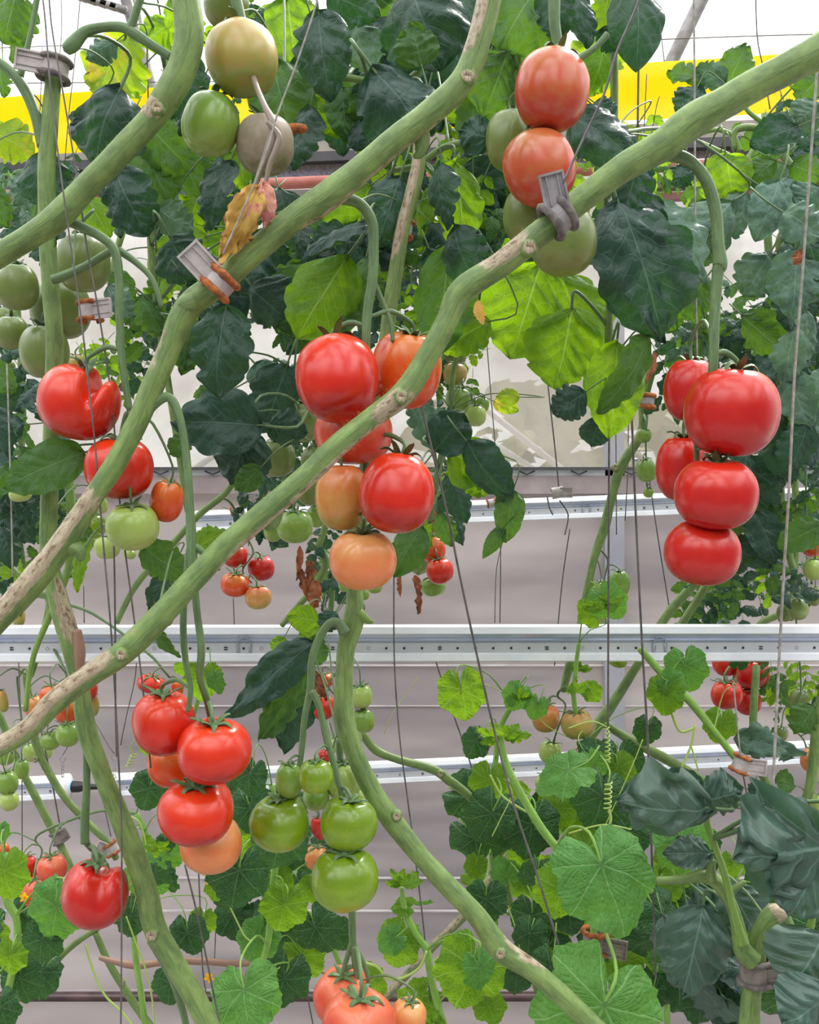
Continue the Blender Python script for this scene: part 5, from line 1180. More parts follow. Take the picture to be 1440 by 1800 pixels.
GAPS = [(1288, 455, 55, 85), (238, 470, 32, 55), (170, 70, 90, 80), (1340, 50, 190, 75), (1250, 165, 200, 60), (110, 225, 90, 60), (440, 645, 45, 40), (1000, 790, 130, 70), (880, 640, 50, 60), (1160, 810, 45, 90),
        (560, 330, 50, 30), (300, 720, 60, 40), (1330, 300, 90, 14), (585, 60, 20, 20)]
def fill(pl, cx, cy, rx, ry, n, spx, Y0, Y1, kinds, shape='comp', seed=0, down=1.0, rollr=60, ell=True):
    """n leaves of about spx pixels growing inside a patch of the plant"""
    rnd = random.Random(seed+int(cx)*3+int(cy)); L0 = {'comp': .29, 'single': .10, 'cuc': .13}[shape]
    for i in range(n):
        while True:
            a, b = rnd.uniform(-1, 1), rnd.uniform(-1, 1)
            if any(((cx+a*rx-g[0])/(g[2]+spx*.28))**2+((cy+b*ry-g[1])/(g[3]+spx*.28))**2 < 1 for g in GAPS) and rnd.random() < .97: continue
            if not ell or a*a+b*b < 1: break
        Y = rnd.uniform(Y0, Y1); px, py = cx+a*rx, cy+b*ry
        ang = math.radians(rnd.gauss(90, 45)) if rnd.random() < down else rnd.random()*6.28
        S = M_(spx*(1.25 if shape == 'comp' else 1.0)*rnd.uniform(.75, 1.25), Y)/L0
        d = Vector((math.cos(ang), rnd.uniform(-.5, .5), -math.sin(ang))).normalized()
        c = P(px, py, Y); B = c - d*L0*S*.5; M = frame(B, B+d, rnd.uniform(-rollr, rollr))
        k = rnd.choices([q[0] for q in kinds], [q[1] for q in kinds])[0]
        o = bpy.data.objects.new('leaf', proto(k, shape, rnd.randrange(5)))
        o.matrix_world = Matrix.Identity(4); C.objects.link(o); o.parent = pl
        o.matrix_parent_inverse = parent_inv(pl)
        o.location = B; o.rotation_euler = M.to_3x3().to_euler(); o.scale = (S, S, S)
tp, tl, tm, tr, rt, ml, mr, r6 = (BV[k] for k in ('tp', 'tl', 'tm', 'tr', 'rt', 'ml', 'mr', 'r6'))

# ---- hand placed, top left
lf(p4, 30, -15, 8, 78, 84, 1.15, 'mid'); lf(p4, 45, 45, 22, 112, 40, 1.2, 'mid'); lf(p4, 5, 110, 8, 172, 40, 1.3, 'mid')
lf(tl, 222, 62, 172, 172, 120, 1.30, 'yel', 5, .5, ld=.4, lobes=4); lf(tl, 205, 72, 152, 105, 46, 1.28, 'pale'); lf(tl, 250, 118, 200, 165, 60, 1.4, 'bright')
lf(p1, 212, 155, 168, 292, 140, 1.12, 'dark', 0, 1.1, lobes=3, ld=.15, curl=.4); lf(p1, 165, 180, 128, 235, 44, 1.14, 'dark', 30)
lf(p4, -20, 225, 62, 272, 74, 1.2, 'yel', 10, ld=.4); lf(p4, 78, 268, 78, 372, 86, 1.14, 'dark', 8, 1.0, ld=.12); lf(p4, 62, 300, 24, 362, 48, 1.25, 'pale')
lf(p4, -12, 330, 14, 402, 46, 1.2, 'mid'); lf(p4, 70, 345, 60, 390, 30, 1.2, 'mid')
lf(tl, 305, 40, 245, 82, 60, 1.4, 'bright'); lf(tl, 300, 0, 340, 60, 60, 1.35, 'bright'); lf(p1, 335, 95, 300, 210, 90, 1.16, 'dark', 20); lf(p1, 350, 150, 318, 240, 70, 1.2, 'dark')
lf(tl, 152, 345, 192, 420, 60, 1.45, 'bright'); lf(tl, 205, 300, 262, 415, 96, 1.3, 'dark', 10, .9); lf(tl, 235, 235, 300, 360, 110, 1.4, 'mid', -10)
lf(tl, 262, 220, 340, 300, 90, 1.38, 'mid'); lf(tl, 320, 230, 350, 350, 90, 1.45, 'mid', 12); lf(tl, 278, 365, 340, 408, 60, 1.3, 'pale', 20)
lf(tl, 405, 285, 372, 405, 72, 1.2, 'dark', 25); lf(tl, 350, 340, 330, 400, 60, 1.5, 'bright'); lf(tl, 365, 415, 268, 445, 64, 1.4, 'bright'); lf(tl, 300, 420, 345, 495, 90, 1.25, 'dark', 10)
lf(tl, 200, 480, 240, 530, 44, 1.5, 'mid'); lf(tl, 245, 520, 290, 595, 54, 1.5, 'mid'); lf(tl, 190, 500, 232, 560, 46, 1.45, 'pale'); lf(tl, 300, 480, 262, 540, 50, 1.5, 'bright')
lf(p2, 398, 538, 384, 702, 104, 1.05, 'dark', 12, .8, ld=.2, lobes=4, curl=.2); lf(tl, 330, 500, 372, 560, 60, 1.25, 'dark'); lf(tl, 440, 500, 505, 560, 90, 1.3, 'dark'); lf(tl, 470, 420, 420, 520, 80, 1.35, 'dark')
lf(tl, 345, 560, 320, 660, 60, 1.5, 'mid'); lf(tl, 300, 600, 340, 650, 50, 1.5, 'mid')
lf(p1, 110, 395, 70, 460, 70, 1.1, 'dark', 30); 
# ---- top centre
lf(tp, 505, -5, 520, 118, 92, 1.35, 'bright', 0, .4, lobes=4, ld=.12); lf(tp, 560, 20, 583, 180, 96, 1.18, 'dark', 8, 1.0, ld=.25); lf(tp, 575, -10, 668, 30, 70, 1.22, 'dark')
lf(tp, 628, 25, 600, 80, 60, 1.3, 'dark'); lf(tp, 625, 40, 660, 135, 60, 1.25, 'pale', 30); lf(tp, 648, 140, 568, 235, 118, 1.4, 'bright', 0, .5, lobes=4, ld=.35)
lf(tp, 655, 120, 745, 238, 140, 1.14, 'dark', -8, .9, ld=.12, lobes=4); lf(tp, 720, -25, 775, 125, 150, 1.2, 'dark', 6, .9, ld=.12, lobes=3); lf(tp, 830, -30, 780, 60, 120, 1.25, 'dark', 5, ld=.1)
lf(tp, 742, 118, 722, 42, 74, 1.16, 'mid', 0, .7, ld=.05); lf(tp, 480, 110, 520, 265, 110, 1.24, 'mid', 5, .8, ld=.15); lf(tp, 540, 105, 500, 220, 80, 1.3, 'dark', 30); lf(tp, 545, 190, 515, 300, 70, 1.2, 'dark', 30)
lf(tm, 945, -25, 878, 88, 140, 1.16, 'mid', 0, .6, ld=.05, lobes=3); lf(tm, 892, 92, 850, 205, 104, 1.2, 'mid', -5, .8, lobes=4, ld=.2); lf(tm, 868, 245, 806, 232, 64, 1.12, 'dark', 0, .8, ld=.05)
lf(tm, 800, 285, 812, 448, 84, 1.16, 'bright', -12, .7, lobes=4, ld=.3, curl=.1); lf(tm, 775, 285, 788, 405, 50, 1.13, 'dark', 35, 1.0); lf(tm, 800, 398, 842, 510, 72, 1.14, 'dark', 30, 1.1)
lf(tm, 702, 312, 664, 428, 78, 1.1, 'dark', -8, .8, ld=.04, lobes=2); lf(tm, 652, 325, 566, 388, 62, 1.3, 'bright', 0, .5, ld=.1); lf(p2, 612, 450, 522, 596, 132, 1.14, 'bright', 0, .6, lobes=3, ld=.15); lf(p2, 650, 448, 598, 600, 72, 1.16, 'mid', 38, .9)
lf(p2, 650, 395, 528, 462, 46, 1.12, 'dark', 50, .9); lf(tm, 605, 400, 545, 430, 40, 1.25, 'dark'); lf(tm, 790, 440, 772, 625, 104, 1.2, 'mid', 10, .7, lobes=3, ld=.15); lf(tm, 860, 565, 772, 618, 70, 1.22, 'bright', 0)
lf(tm, 640, 470, 620, 560, 60, 1.2, 'mid'); lf(tp, 690, 180, 735, 270, 70, 1.3, 'mid'); lf(tm, 750, 170, 730, 240, 70, 1.3, 'dark'); lf(tm, 860, 180, 905, 230, 60, 1.3, 'mid')
# ---- top right of centre, big backlit leaves
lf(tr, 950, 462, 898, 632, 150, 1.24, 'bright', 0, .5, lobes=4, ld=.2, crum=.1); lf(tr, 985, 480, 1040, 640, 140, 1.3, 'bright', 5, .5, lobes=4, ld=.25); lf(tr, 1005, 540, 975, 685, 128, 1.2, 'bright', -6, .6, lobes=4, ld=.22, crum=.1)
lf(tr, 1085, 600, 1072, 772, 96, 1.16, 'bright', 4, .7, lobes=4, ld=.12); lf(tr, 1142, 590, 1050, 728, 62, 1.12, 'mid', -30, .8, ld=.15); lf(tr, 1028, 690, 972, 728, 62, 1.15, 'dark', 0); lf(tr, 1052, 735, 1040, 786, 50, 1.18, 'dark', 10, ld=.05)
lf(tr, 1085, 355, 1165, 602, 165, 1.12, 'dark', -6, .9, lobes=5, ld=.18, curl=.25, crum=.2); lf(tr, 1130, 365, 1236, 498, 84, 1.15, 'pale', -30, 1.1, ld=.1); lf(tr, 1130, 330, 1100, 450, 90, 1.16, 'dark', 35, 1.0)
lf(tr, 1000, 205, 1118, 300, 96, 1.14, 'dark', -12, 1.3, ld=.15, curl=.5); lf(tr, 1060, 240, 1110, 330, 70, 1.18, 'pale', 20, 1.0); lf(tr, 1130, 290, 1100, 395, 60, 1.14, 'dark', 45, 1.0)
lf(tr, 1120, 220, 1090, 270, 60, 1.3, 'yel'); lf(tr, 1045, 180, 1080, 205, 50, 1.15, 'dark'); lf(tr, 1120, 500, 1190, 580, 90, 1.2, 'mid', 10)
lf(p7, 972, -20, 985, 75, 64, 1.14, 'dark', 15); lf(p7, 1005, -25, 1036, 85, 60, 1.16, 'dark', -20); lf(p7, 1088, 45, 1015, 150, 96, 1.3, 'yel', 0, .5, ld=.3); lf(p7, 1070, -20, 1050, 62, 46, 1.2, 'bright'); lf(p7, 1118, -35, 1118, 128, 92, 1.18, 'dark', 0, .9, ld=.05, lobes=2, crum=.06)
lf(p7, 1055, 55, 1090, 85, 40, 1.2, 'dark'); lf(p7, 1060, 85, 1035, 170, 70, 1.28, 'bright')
# ---- in front of the ribbon and right
lf(rt, 1242, 142, 1172, 132, 48, 1.75, 'mid', 20); lf(rt, 1278, 150, 1312, 78, 56, 1.75, 'mid', 0, ld=.1); lf(rt, 1275, 145, 1225, 118, 40, 1.74, 'pale'); lf(rt, 1228, 150, 1192, 205, 56, 1.72, 'dark', 0)
lf(rt, 1402, 222, 1318, 258, 66, 1.6, 'dark', 0, 1.0, ld=.08); lf(rt, 1440, 130, 1402, 180, 60, 1.65, 'mid'); lf(rt, 1440, 180, 1400, 215, 60, 1.6, 'pale'); lf(rt, 1275, 268, 1288, 352, 74, 1.55, 'bright', 10, .6, ld=.12); lf(rt, 1290, 270, 1310, 330, 50, 1.6, 'bright')
lf(rt, 1362, 282, 1318, 318, 46, 1.55, 'mid', 0, ld=.05); lf(r6, 1370, 318, 1328, 425, 66, 1.5, 'pale', 10, 1.2, ld=.08); lf(r6, 1340, 330, 1400, 372, 70, 1.52, 'pale', 0, 1.2, ld=.05); lf(r6, 1440, 330, 1400, 360, 60, 1.5, 'pale'); lf(r6, 1375, 372, 1445, 420, 74, 1.45, 'pale', 0)
lf(r6, 1390, 290, 1450, 310, 46, 1.55, 'mid'); lf(r6, 1300, 320, 1250, 345, 40, 1.6, 'mid'); lf(tr, 1285, 355, 1212, 436, 96, 1.5, 'pale', 0, .8, lobes=4, ld=.25); lf(tr, 1250, 400, 1230, 470, 60, 1.5, 'mid'); lf(r6, 1310, 330, 1290, 420, 60, 1.55, 'pale'); lf(r6, 1200, 290, 1190, 330, 50, 1.6, 'dark')
lf(r6, 1398, 440, 1390, 560, 90, 1.5, 'pale', 0, .9, lobes=5, ld=.3); lf(r6, 1350, 450, 1308, 520, 80, 1.55, 'pale', 0); lf(tr, 1240, 490, 1190, 560, 70, 1.6, 'mid'); lf(r6, 1420, 420, 1440, 500, 60, 1.5, 'dark')
# ---- left middle
lf(p4, 150, 795, 4, 858, 84, 1.05, 'mid', 12, .5, lobes=4, ld=.14, curl=.1, crum=.07, fold=.1)
lf(ml, 462, 748, 305, 742, 112, 1.2, 'dark', 5, .7, ld=.15, lobes=3); lf(ml, 440, 752, 408, 852, 96, 1.22, 'dark', 10, .8, ld=.12); lf(ml, 470, 745, 540, 760, 60, 1.25, 'dark', 20); lf(ml, 458, 822, 416, 862, 44, 1.2, 'mid', 0, ld=.05)
lf(ml, 330, 770, 300, 800, 40, 1.4, 'mid'); lf(ml, 400, 690, 345, 720, 60, 1.4, 'mid'); lf(ml, 505, 640, 460, 760, 80, 1.4, 'dark'); lf(ml, 450, 640, 500, 700, 70, 1.5, 'pale')
lf(p2, 252, 962, 332, 1012, 66, 1.08, 'mid', 10, .7); lf(ml, 345, 965, 400, 935, 44, 1.3, 'bright'); lf(p3, 296, 1010, 262, 1075, 40, 1.2, 'dark'); lf(p4, 152, 948, 136, 1042, 30, 1.3, 'bright', 20); lf(p4, 150, 915, 132, 950, 40, 1.3, 'mid')
lf(p3, 272, 1108, 318, 1156, 24, .97, 'mid', 30, .9, ld=.02, stalk=False)
# ---- centre lower
lf(p5, 552, 1128, 402, 1262, 66, 1.2, 'dark', 15, .8, ld=.15, lobes=5, curl=.5, crum=.25, twist=.6); lf(p5, 540, 1160, 455, 1300, 60, 1.22, 'mid', -20, .9, crum=.25); lf(p5, 528, 1190, 500, 1325, 70, 1.23, 'dark', 10, crum=.22)
lf(BV['c2'], 560, 1092, 506, 1082, 44, 1.4, 'bright', 0, .5, ld=.02, lobes=2); lf(BV['c2'], 565, 1100, 530, 1130, 44, 1.45, 'bright', 0, .5, ld=.02); lf(BV['c2'], 500, 1120, 482, 1150, 30, 1.6, 'bright', 0, .4, ld=.02); lf(BV['c2'], 560, 1120, 550, 1170, 50, 1.45, 'mid')
lf(BV['c2'], 590, 1075, 568, 1110, 36, 1.3, 'dark', 20)
lf(mr, 742, 925, 692, 1015, 60, 1.35, 'mid', 10, ld=.12); lf(mr, 700, 930, 760, 960, 60, 1.4, 'bright'); lf(mr, 770, 900, 795, 960, 40, 1.6, 'mid')
lf(mr, 765, 792, 818, 728, 74, 1.4, 'dark', 0, .6, ld=.06, lobes=2); lf(mr, 790, 795, 882, 838, 84, 1.42, 'bright', 10, .7, lobes=3, ld=.3); lf(mr, 820, 775, 902, 880, 64, 1.38, 'dark', 30, .9, ld=.1); lf(mr, 835, 820, 850, 872, 60, 1.43, 'bright')
lf(mr, 902, 862, 892, 952, 48, 1.38, 'mid', 20, .9, ld=.1); lf(mr, 886, 925, 848, 982, 26, 1.38, 'mid', 10, .8, ld=.02); lf(mr, 912, 698, 872, 698, 30, 1.6, 'yel', 10, ld=.05)
lf(mr, 868, 705, 912, 722, 26, 1.7, 'yel', 10, ld=.03)
lf(mr, 790, 720, 760, 780, 50, 1.6, 'pale'); lf(mr, 730, 700, 760, 790, 50, 1.6, 'pale'); lf(mr, 790, 830, 820, 920, 46, 1.6, 'dark'); lf(mr, 775, 870, 815, 960, 40, 1.65, 'dark')
# withered leaves
def withered(pl, pts, Y, kind, w, label='withered leaf'):
    for k, (bx, by, tx, ty, ww) in enumerate(pts):
        mb = MB(); B = P(bx, by, Y+.004*k); T = P(tx, ty, Y+.004*k)
        blade(mb, (T-B).length, M_(ww, Y), int(bx+by+k), 1.2, .7, 5, .35, .6, .38, M=frame(B, T, k*37-30), wav=.10, nu=26, nvh=6)
        o = mb.build('withered_leaf', ML[kind], pl); o['label'] = label
withered(p6, [(452, 330, 385, 452, 62), (440, 345, 420, 440, 60)], .955, 'dry', 60, 'yellow and pink dried leaf'); 
withered(p6, [(462, 322, 466, 405, 34), (455, 335, 392, 448, 40)], .962, 'pinkdry', 60, 'pink dried leaf')
withered(p6, [(488, 240, 470, 300, 34), (480, 220, 498, 275, 22)], .985, 'dead' if 'dead' in ML else 'brown', 30) if False else None
withered(BV['c1'], [(545, 985, 538, 1045, 22), (530, 1000, 545, 1060, 16)], 1.85, 'brown', 20); withered(BV['c2'], [(555, 1020, 548, 1075, 26)], 1.8, 'brown', 20)
withered(mr, [(728, 1012, 734, 1080, 16), (702, 1010, 704, 1050, 10)], 1.8, 'brown', 16); withered(BV['c1'], [(526, 960, 520, 1020, 12), (552, 1180, 575, 1230, 22)], 1.85, 'brown', 16)
lf(tm, 838, 528, 850, 572, 18, 1.1, 'dry', 20, stalk=False); withered(tr, [(1150, 620, 1128, 680, 14)], 1.5, 'brown', 14); withered(r6, [(1405, 440, 1395, 465, 22)], 1.45, 'brown', 14)
withered(CV['c3'], [(1290, 1300, 1400, 1330, 60), (1310, 1320, 1345, 1295, 40)], 1.9, 'pale', 50)
# ---- broad dull leaves lower right
lf(pe, 1246, 1420, 1082, 1408, 130, 1.12, 'dull', -14, 1.1, lobes=3, ld=.12, curl=.5, crum=.22, wav=.09, fold=-.15, rib=.05); lf(pe, 1236, 1408, 1304, 1385, 80, 1.13, 'dull', 10, 1.0, ld=.08, wav=.05); lf(pe, 1160, 1372, 1240, 1388, 60, 1.16, 'dull', 0, .8, ld=.08)
lf(pe, 1450, 1480, 1290, 1505, 190, 1.08, 'dull', -10, 1.1, lobes=3, ld=.10, curl=.5, crum=.22, wav=.09, fold=-.15, rib=.05); lf(pe, 1450, 1470, 1385, 1610, 150, 1.09, 'dull', 0, .9, ld=.08, wav=.05); lf(pe, 1450, 1450, 1320, 1425, 70, 1.1, 'dull', 20, .9, ld=.08, wav=.05)
lf(pe, 1236, 1592, 1200, 1752, 110, 1.26, 'dull', 15, 1.0, ld=.12, wav=.05, curl=.5); lf(pe, 1250, 1500, 1165, 1500, 50, 1.2, 'dull', 20); lf(pe, 1245, 1520, 1190, 1470, 50, 1.22, 'dull', 0, 1.2); lf(pe, 1285, 1560, 1330, 1640, 90, 1.28, 'dull', 10, 1.2)
lf(pe, 1450, 1640, 1385, 1740, 130, 1.14, 'dull', 10, .9, ld=.06, crum=.08); lf(pe, 1460, 1740, 1375, 1800, 110, 1.12, 'dull', 0, .9, ld=.06); lf(pe, 1245, 1650, 1260, 1800, 90, 1.35, 'dull', 0); lf(pe, 1210, 1600, 1225, 1720, 90, 1.4, 'dull', 30)
lf(pe, 1345, 1640, 1420, 1650, 50, 1.5, 'yel', 0); lf(pe, 1310, 1750, 1260, 1810, 70, 1.4, 'mid')
lf(BV['r5'], 1430, 1240, 1395, 1290, 60, 1.85, 'mid'); lf(BV['r5'], 1340, 1395, 1318, 1400, 40, 1.9, 'dark'); lf(BV['r5'], 1395, 1380, 1362, 1370, 36, 1.9, 'mid'); lf(BV['r5'], 1400, 1410, 1362, 1415, 34, 1.9, 'dark'); lf(BV['r5'], 1330, 1388, 1335, 1420, 44, 1.88, 'dark')
# ---- cucumber leaves
c1, c2, c3, c4, c5, c6, c7, c8, c9, c10 = (CV['c%d' % i] for i in range(1, 11))
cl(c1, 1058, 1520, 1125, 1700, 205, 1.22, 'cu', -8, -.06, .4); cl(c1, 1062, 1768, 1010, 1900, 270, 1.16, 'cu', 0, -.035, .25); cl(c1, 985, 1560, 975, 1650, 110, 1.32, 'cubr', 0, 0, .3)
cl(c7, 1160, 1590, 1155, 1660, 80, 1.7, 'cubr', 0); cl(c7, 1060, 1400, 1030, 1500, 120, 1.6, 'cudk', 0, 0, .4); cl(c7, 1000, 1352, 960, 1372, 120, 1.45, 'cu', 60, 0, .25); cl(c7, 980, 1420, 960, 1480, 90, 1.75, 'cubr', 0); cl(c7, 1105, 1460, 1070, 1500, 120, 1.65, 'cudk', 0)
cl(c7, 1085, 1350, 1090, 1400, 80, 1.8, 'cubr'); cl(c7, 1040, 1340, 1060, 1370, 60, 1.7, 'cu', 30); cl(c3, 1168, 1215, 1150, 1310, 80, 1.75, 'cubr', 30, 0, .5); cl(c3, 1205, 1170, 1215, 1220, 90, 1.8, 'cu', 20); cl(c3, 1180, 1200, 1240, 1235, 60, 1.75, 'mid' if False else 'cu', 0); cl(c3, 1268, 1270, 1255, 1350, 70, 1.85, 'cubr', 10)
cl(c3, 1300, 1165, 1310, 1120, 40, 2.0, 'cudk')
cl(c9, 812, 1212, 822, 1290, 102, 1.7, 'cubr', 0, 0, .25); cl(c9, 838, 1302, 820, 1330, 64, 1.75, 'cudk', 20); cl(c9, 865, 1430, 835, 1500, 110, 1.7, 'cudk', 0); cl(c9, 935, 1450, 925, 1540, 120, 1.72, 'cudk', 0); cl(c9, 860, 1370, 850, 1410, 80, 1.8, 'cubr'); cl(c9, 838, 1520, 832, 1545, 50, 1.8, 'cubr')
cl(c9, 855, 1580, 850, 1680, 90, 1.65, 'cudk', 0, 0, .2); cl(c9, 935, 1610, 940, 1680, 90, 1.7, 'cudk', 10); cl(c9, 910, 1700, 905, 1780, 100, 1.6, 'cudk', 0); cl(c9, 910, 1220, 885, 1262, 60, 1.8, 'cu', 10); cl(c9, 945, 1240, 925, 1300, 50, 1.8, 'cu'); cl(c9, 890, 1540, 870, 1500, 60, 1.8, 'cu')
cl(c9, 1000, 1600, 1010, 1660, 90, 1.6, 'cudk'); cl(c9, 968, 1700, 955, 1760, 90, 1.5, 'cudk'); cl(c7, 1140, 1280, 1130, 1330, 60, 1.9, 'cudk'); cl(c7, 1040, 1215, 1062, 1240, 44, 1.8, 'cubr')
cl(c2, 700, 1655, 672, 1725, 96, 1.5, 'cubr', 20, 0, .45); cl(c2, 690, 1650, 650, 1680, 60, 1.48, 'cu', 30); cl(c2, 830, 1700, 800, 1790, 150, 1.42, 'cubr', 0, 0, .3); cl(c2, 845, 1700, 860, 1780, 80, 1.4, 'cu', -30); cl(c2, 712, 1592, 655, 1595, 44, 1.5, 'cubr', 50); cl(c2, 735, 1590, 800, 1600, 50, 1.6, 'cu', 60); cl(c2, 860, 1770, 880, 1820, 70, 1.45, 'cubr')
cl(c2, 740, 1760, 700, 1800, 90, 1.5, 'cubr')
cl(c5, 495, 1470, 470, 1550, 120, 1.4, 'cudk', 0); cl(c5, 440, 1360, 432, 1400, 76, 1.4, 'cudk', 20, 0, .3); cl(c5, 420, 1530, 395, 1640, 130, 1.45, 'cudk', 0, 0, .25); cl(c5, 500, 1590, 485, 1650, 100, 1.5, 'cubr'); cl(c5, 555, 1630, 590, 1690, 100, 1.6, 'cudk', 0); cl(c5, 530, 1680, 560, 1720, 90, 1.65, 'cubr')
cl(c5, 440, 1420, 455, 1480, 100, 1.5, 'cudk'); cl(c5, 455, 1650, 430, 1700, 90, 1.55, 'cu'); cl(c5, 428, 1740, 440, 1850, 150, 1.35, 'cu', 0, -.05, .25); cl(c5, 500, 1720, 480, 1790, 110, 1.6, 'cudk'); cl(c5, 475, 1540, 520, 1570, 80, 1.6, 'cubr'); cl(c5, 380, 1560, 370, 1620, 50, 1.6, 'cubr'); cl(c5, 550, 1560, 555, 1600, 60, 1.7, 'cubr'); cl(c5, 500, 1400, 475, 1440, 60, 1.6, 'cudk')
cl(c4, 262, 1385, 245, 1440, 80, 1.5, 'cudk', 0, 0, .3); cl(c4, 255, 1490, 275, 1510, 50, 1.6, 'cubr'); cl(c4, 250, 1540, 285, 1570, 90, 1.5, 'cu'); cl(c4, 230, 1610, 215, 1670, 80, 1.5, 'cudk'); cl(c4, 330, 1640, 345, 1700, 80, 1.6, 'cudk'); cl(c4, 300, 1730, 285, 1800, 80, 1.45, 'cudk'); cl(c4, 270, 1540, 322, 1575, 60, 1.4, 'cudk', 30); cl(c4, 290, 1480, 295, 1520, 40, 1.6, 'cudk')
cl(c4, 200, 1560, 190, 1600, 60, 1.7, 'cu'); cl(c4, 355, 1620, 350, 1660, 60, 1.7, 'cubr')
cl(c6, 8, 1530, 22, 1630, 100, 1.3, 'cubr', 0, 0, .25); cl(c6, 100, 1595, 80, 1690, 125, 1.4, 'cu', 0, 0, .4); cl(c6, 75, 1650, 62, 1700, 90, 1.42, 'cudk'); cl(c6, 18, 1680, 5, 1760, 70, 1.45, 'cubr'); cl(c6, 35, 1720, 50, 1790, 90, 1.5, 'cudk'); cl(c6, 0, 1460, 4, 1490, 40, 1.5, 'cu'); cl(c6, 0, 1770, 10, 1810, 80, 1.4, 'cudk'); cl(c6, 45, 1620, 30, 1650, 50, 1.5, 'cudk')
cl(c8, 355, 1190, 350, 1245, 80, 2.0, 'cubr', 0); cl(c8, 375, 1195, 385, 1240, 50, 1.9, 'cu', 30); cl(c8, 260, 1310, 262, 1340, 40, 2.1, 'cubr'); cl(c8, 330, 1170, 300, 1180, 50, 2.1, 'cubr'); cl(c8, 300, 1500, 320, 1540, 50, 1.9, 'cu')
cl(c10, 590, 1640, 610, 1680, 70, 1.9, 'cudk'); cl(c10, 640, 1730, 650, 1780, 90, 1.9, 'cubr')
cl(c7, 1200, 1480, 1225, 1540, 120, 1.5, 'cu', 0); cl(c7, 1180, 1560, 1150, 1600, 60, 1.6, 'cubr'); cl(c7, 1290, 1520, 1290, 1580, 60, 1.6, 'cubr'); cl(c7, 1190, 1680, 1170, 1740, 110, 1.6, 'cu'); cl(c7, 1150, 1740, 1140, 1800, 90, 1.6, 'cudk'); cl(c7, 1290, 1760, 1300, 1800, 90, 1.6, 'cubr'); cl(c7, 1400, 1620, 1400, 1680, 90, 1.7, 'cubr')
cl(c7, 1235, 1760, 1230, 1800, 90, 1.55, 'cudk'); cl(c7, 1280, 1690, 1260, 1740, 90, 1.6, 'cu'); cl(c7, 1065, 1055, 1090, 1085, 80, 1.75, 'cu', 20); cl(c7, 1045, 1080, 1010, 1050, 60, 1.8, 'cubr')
# starry growing tips
def tip(pl, x, y, Y, r, seed):
    rnd = random.Random(seed)
    for k in range(9):
        a = k*.7+rnd.uniform(-.2, .2); l = r*rnd.uniform(.6, 1.25)
        lf(pl, x+math.cos(a)*3, y+math.sin(a)*3, x+math.cos(a)*l, y-abs(math.sin(a))*l*.9+l*.35*(k % 2), r*.45, Y+rnd.uniform(-.02, .02), 'bright', rnd.uniform(-50, 50), .6, lobes=4, ld=.5, stalk=False)
tip(c1, 885, 1298, 1.38, 44, 1); tip(c2, 706, 1555, 1.48, 32, 2); tip(c4, 278, 1494, 1.5, 24, 3); tip(c7, 1062, 1068, 1.7, 36, 4); tip(c7, 1012, 1215, 1.8, 26, 5); tip(c9, 912, 1226, 1.8, 24, 6); tip(c2, 762, 1798, 1.45, 30, 7); tip(BV['c2'], 1018+0, 1178, 1.9, 20, 8)

# ---- dense foliage behind
DK = [('dark', 8), ('mid', 3), ('bright', .7)]; BR = [('mid', 4), ('bright', 3), ('dark', 3)]; PD = [('pale', 4), ('dark', 4), ('mid', 2)]
back = plant('tomato_plant', P(620, 620, 1.9), 'leafy tomato plant in the dense green behind the top centre', group='background tomato vines')
back2 = plant('tomato_plant', P(300, 620, 2.1), 'leafy tomato plant in the dense green behind the upper left', group='background tomato vines')
back3 = plant('tomato_plant', P(60, 1000, 1.9), 'leafy tomato plant along the left edge beside the flat leaf', group='background tomato vines')
back4 = plant('tomato_plant', P(1400, 1000, 2.3), 'leafy tomato plant behind the right-hand cluster', group='background tomato vines')
back5 = plant('tomato_plant', P(900, 560, 1.8), 'leafy tomato plant behind the upper right of centre', group='background tomato vines')
stem(back, [(640, -40, 12), (650, 200, 12), (600, 420, 12), (620, 640, 11)], 1.9); stem(back2, [(190, 100, 12), (240, 300, 12), (200, 500, 12), (300, 640, 11)], 2.1)
stem(back3, [(20, 420, 12), (40, 700, 12), (30, 900, 12), (45, 1020, 11)], 1.9); stem(back4, [(1395, 260, 12), (1380, 600, 12), (1400, 900, 12), (1390, 1090, 11)], 2.3); stem(back5, [(880, -40, 12), (860, 300, 12), (880, 450, 11), (870, 560, 10)], 1.8)
fill(back, 640, 90, 180, 110, 26, 150, 1.4, 1.9, DK); fill(back, 610, 420, 150, 150, 34, 130, 1.4, 2.0, DK); fill(back, 470, 560, 100, 80, 16, 110, 1.5, 2.1, DK)
fill(back2, 330, 330, 130, 130, 34, 130, 1.6, 2.3, DK); fill(back2, 290, 520, 130, 90, 20, 110, 1.6, 2.3, BR); fill(back2, 470, 690, 110, 50, 12, 90, 1.9, 2.4, BR)
fill(back2, 60, 330, 80, 60, 8, 90, 1.6, 2.2, PD); fill(tp, 430, 60, 60, 60, 10, 100, 1.5, 2, BR)
fill(back3, 20, 720, 60, 130, 18, 100, 1.6, 2.2, DK); fill(back3, 60, 900, 80, 110, 26, 100, 1.6, 2.2, DK); fill(back3, 220, 650, 70, 60, 10, 90, 1.8, 2.3, BR); fill(back3, 20, 420, 60, 60, 8, 90, 1.5, 2.1, DK); fill(back3, 30, 1010, 60, 40, 10, 80, 1.7, 2.2, DK)
fill(back5, 880, 120, 90, 110, 16, 140, 1.4, 1.9, BR); fill(back5, 900, 350, 120, 90, 16, 120, 1.5, 2.1, BR); fill(back5, 860, 500, 80, 50, 10, 120, 1.5, 2.0, DK); fill(back5, 790, 330, 60, 100, 10, 110, 1.6, 2.1, BR)
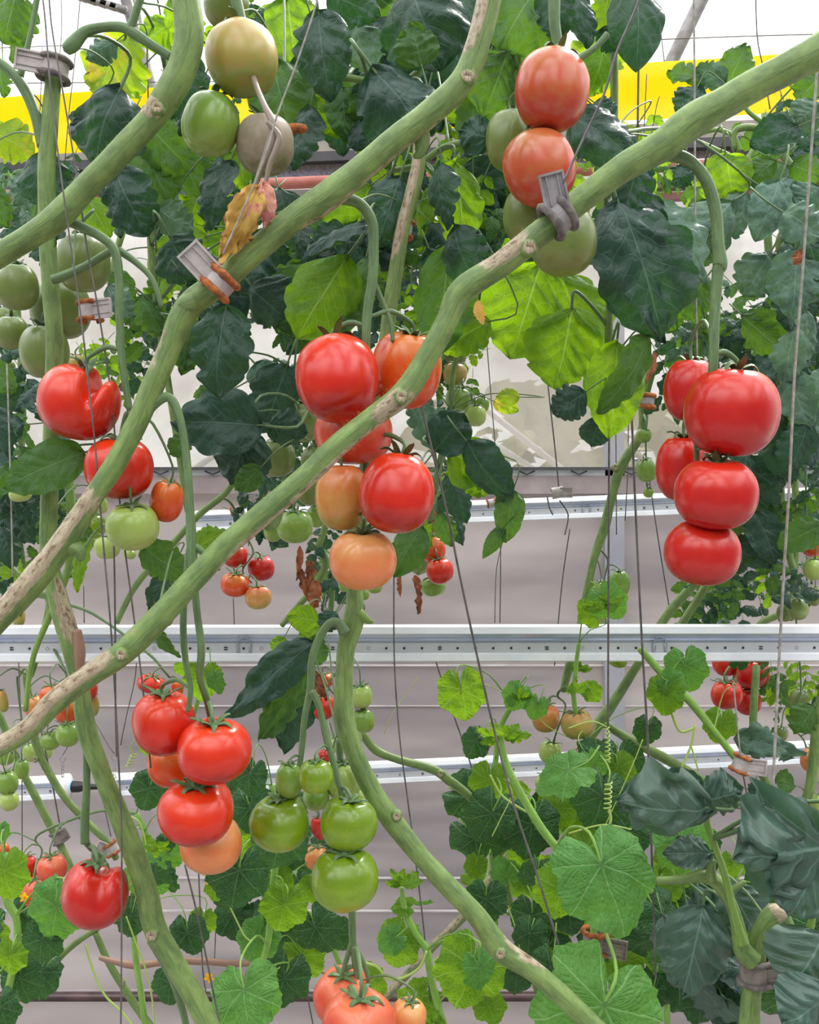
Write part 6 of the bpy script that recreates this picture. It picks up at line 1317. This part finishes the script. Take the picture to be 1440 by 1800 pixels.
fill(tr, 1120, 330, 90, 60, 12, 120, 1.4, 1.9, BR); fill(tr, 1130, 450, 80, 100, 10, 110, 1.5, 2.0, DK); fill(tr, 1180, 540, 60, 60, 8, 100, 1.6, 2.1, PD)
fill(r6, 1380, 280, 80, 60, 12, 110, 1.8, 2.3, PD); fill(r6, 1400, 520, 70, 140, 26, 120, 1.6, 2.3, PD); fill(r6, 1400, 700, 70, 120, 24, 120, 1.6, 2.3, DK); fill(r6, 1250, 560, 60, 60, 8, 90, 1.9, 2.4, PD); fill(r6, 1280, 350, 60, 40, 8, 100, 1.9, 2.3, BR)
fill(back4, 1380, 880, 80, 90, 20, 110, 1.8, 2.5, DK); fill(back4, 1320, 1010, 100, 70, 24, 90, 1.8, 2.5, DK); fill(back4, 1200, 660, 60, 70, 10, 90, 2.0, 2.5, DK); fill(back4, 1310, 620, 60, 40, 8, 90, 2.0, 2.5, PD); fill(back4, 1400, 1220, 60, 60, 12, 80, 2.1, 2.5, BR); fill(back4, 1250, 1070, 60, 30, 8, 80, 2.1, 2.5, DK)
fill(tr, 1240, 600, 60, 40, 8, 90, 2.0, 2.5, PD)
fill(ml, 500, 880, 80, 90, 14, 90, 1.6, 2.1, DK); fill(ml, 590, 990, 50, 60, 8, 80, 1.7, 2.1, DK); fill(mr, 780, 680, 50, 70, 9, 80, 1.8, 2.2, DK); fill(mr, 800, 870, 40, 60, 8, 70, 1.8, 2.2, DK); fill(p5, 690, 560, 60, 50, 8, 100, 1.25, 1.6, BR)
fill(c5, 470, 1560, 90, 120, 14, 80, 1.7, 2.2, [('cudk', 3), ('cubr', 2)], 'cuc'); fill(c1, 1010, 1640, 60, 110, 8, 90, 1.5, 2.0, [('cudk', 3), ('cubr', 2)], 'cuc'); fill(c7, 1200, 1640, 90, 120, 16, 90, 1.6, 2.2, [('cudk', 3), ('cubr', 2)], 'cuc')
fill(c9, 900, 1500, 60, 130, 12, 70, 1.9, 2.3, [('cudk', 3), ('cubr', 2)], 'cuc'); fill(c7, 1380, 1740, 80, 80, 8, 100, 1.5, 2.0, [('cudk', 2), ('cubr', 1)], 'cuc'); fill(c4, 260, 1600, 80, 60, 5, 70, 1.8, 2.2, [('cudk', 3), ('cubr', 2)], 'cuc')
fill(c6, 30, 1680, 50, 90, 8, 70, 1.7, 2.2, [('cudk', 3), ('cubr', 2)], 'cuc'); fill(pe, 1260, 1660, 60, 100, 8, 100, 1.3, 1.6, [('dull', 1)], 'single')

# larger single leaflets that close the canopy
fill(back, 640, 110, 200, 120, 24, 120, 1.35, 1.8, DK, 'single', 5, .8, 50); fill(back5, 880, 130, 90, 110, 14, 120, 1.35, 1.7, DK, 'single', 5, .8, 50); fill(back2, 330, 330, 130, 140, 22, 110, 1.5, 2.0, DK, 'single', 5, .8, 50)
fill(tl, 440, 520, 80, 80, 10, 100, 1.35, 1.7, DK, 'single', 6, .8, 50); fill(back3, 40, 800, 70, 180, 20, 90, 1.4, 1.9, DK, 'single', 6, .8, 50); fill(r6, 1400, 600, 60, 200, 26, 110, 1.5, 2.0, PD, 'single', 6, .8, 50)
fill(back4, 1340, 900, 110, 100, 16, 90, 1.6, 2.2, DK, 'single', 6, .8, 50); fill(tm, 720, 470, 90, 90, 10, 100, 1.4, 1.8, DK, 'single', 7, .8, 50); fill(back5, 930, 380, 100, 80, 12, 110, 1.5, 1.9, DK, 'single', 7, .8, 50); fill(back5, 560, 380, 120, 110, 16, 110, 1.5, 1.9, DK, 'single', 8, .8, 50)

fill(pe, 1250, 1680, 70, 110, 14, 110, 1.3, 1.6, [('dull', 2), ('dark', 3)], 'single', 9); fill(c7, 1220, 1650, 110, 140, 14, 110, 1.5, 2.0, [('cudk', 4), ('cubr', 1)], 'cuc', 9); fill(c7, 1380, 1700, 80, 110, 10, 120, 1.45, 1.9, [('cudk', 4), ('cubr', 1)], 'cuc', 9)
fill(c1, 960, 1640, 80, 110, 9, 100, 1.45, 1.9, [('cudk', 4), ('cubr', 1)], 'cuc', 9); fill(c9, 930, 1450, 90, 90, 6, 100, 1.8, 2.2, [('cudk', 3), ('cubr', 2)], 'cuc', 9); fill(c7, 1090, 1420, 90, 70, 7, 100, 1.7, 2.1, [('cudk', 3), ('cubr', 2)], 'cuc', 9)
fill(c5, 470, 1480, 70, 90, 8, 100, 1.6, 2.0, [('cudk', 5), ('cubr', 1)], 'cuc', 9)
WUP, WFW, WBASE, EXPO = 2.3, 1.0, .30, 0.10
# ================================================================== CAMERA, LIGHT
cam = bpy.data.cameras.new('camera'); co = bpy.data.objects.new('camera', cam); C.objects.link(co)
co.location = (0, 0, CAMZ); co.rotation_euler = (PI/2, 0, 0)
cam.sensor_fit = 'HORIZONTAL'; cam.sensor_width = 36; cam.lens = 36*F/1440; cam.clip_start = .05; cam.clip_end = 100
sc.camera = co
sun = bpy.data.lights.new('sun', 'SUN'); sun.energy = 4.2; sun.angle = math.radians(14); sun.color = (1, .97, .9)
so = bpy.data.objects.new('sun', sun); C.objects.link(so)
d = Vector((-.42, -.62, -.80))        # high sun beyond the back wall, coming from the right
so.rotation_euler = d.to_track_quat('-Z', 'Y').to_euler(); so.location = (3, 5, 6)
w = bpy.data.worlds.new('world'); sc.world = w; w.use_nodes = True; nt = w.node_tree; nt.nodes.clear()
tc = nt.nodes.new('ShaderNodeTexCoord'); sp = nt.nodes.new('ShaderNodeSeparateXYZ'); L(nt, tc.outputs['Generated'], sp.inputs[0])
up = maprange(nt, sp.outputs[2], .12, .70); fw = maprange(nt, sp.outputs[1], -.3, .7)
patch = maprange(nt, noise_(nt, tc.outputs['Generated'], 2.6, 2), .42, .58, .35, 1.75)
st = math_(nt, 'ADD', math_(nt, 'ADD', math_(nt, 'MULTIPLY', math_(nt, 'MULTIPLY', up, WUP), patch), math_(nt, 'MULTIPLY', fw, WFW)), WBASE)
cl = noise_(nt, tc.outputs['Generated'], 1.6, 3)
col = mixc(nt, cl, (.93, .96, 1.0), (1, .985, .97))
bg = nt.nodes.new('ShaderNodeBackground'); L(nt, col, bg.inputs[0]); L(nt, st, bg.inputs[1])
ow = nt.nodes.new('ShaderNodeOutputWorld'); L(nt, bg.outputs[0], ow.inputs[0])
vs = sc.view_settings; sc.display_settings.display_device = 'sRGB'
vs.view_transform = 'Standard'; vs.look = 'None'; vs.exposure = EXPO; vs.gamma = 1; vs.use_curve_mapping = False
sc.cycles.max_bounces = 8; sc.cycles.transparent_max_bounces = 8; sc.cycles.transmission_bounces = 6; sc.cycles.diffuse_bounces = 4
sc.cycles.use_denoising = True
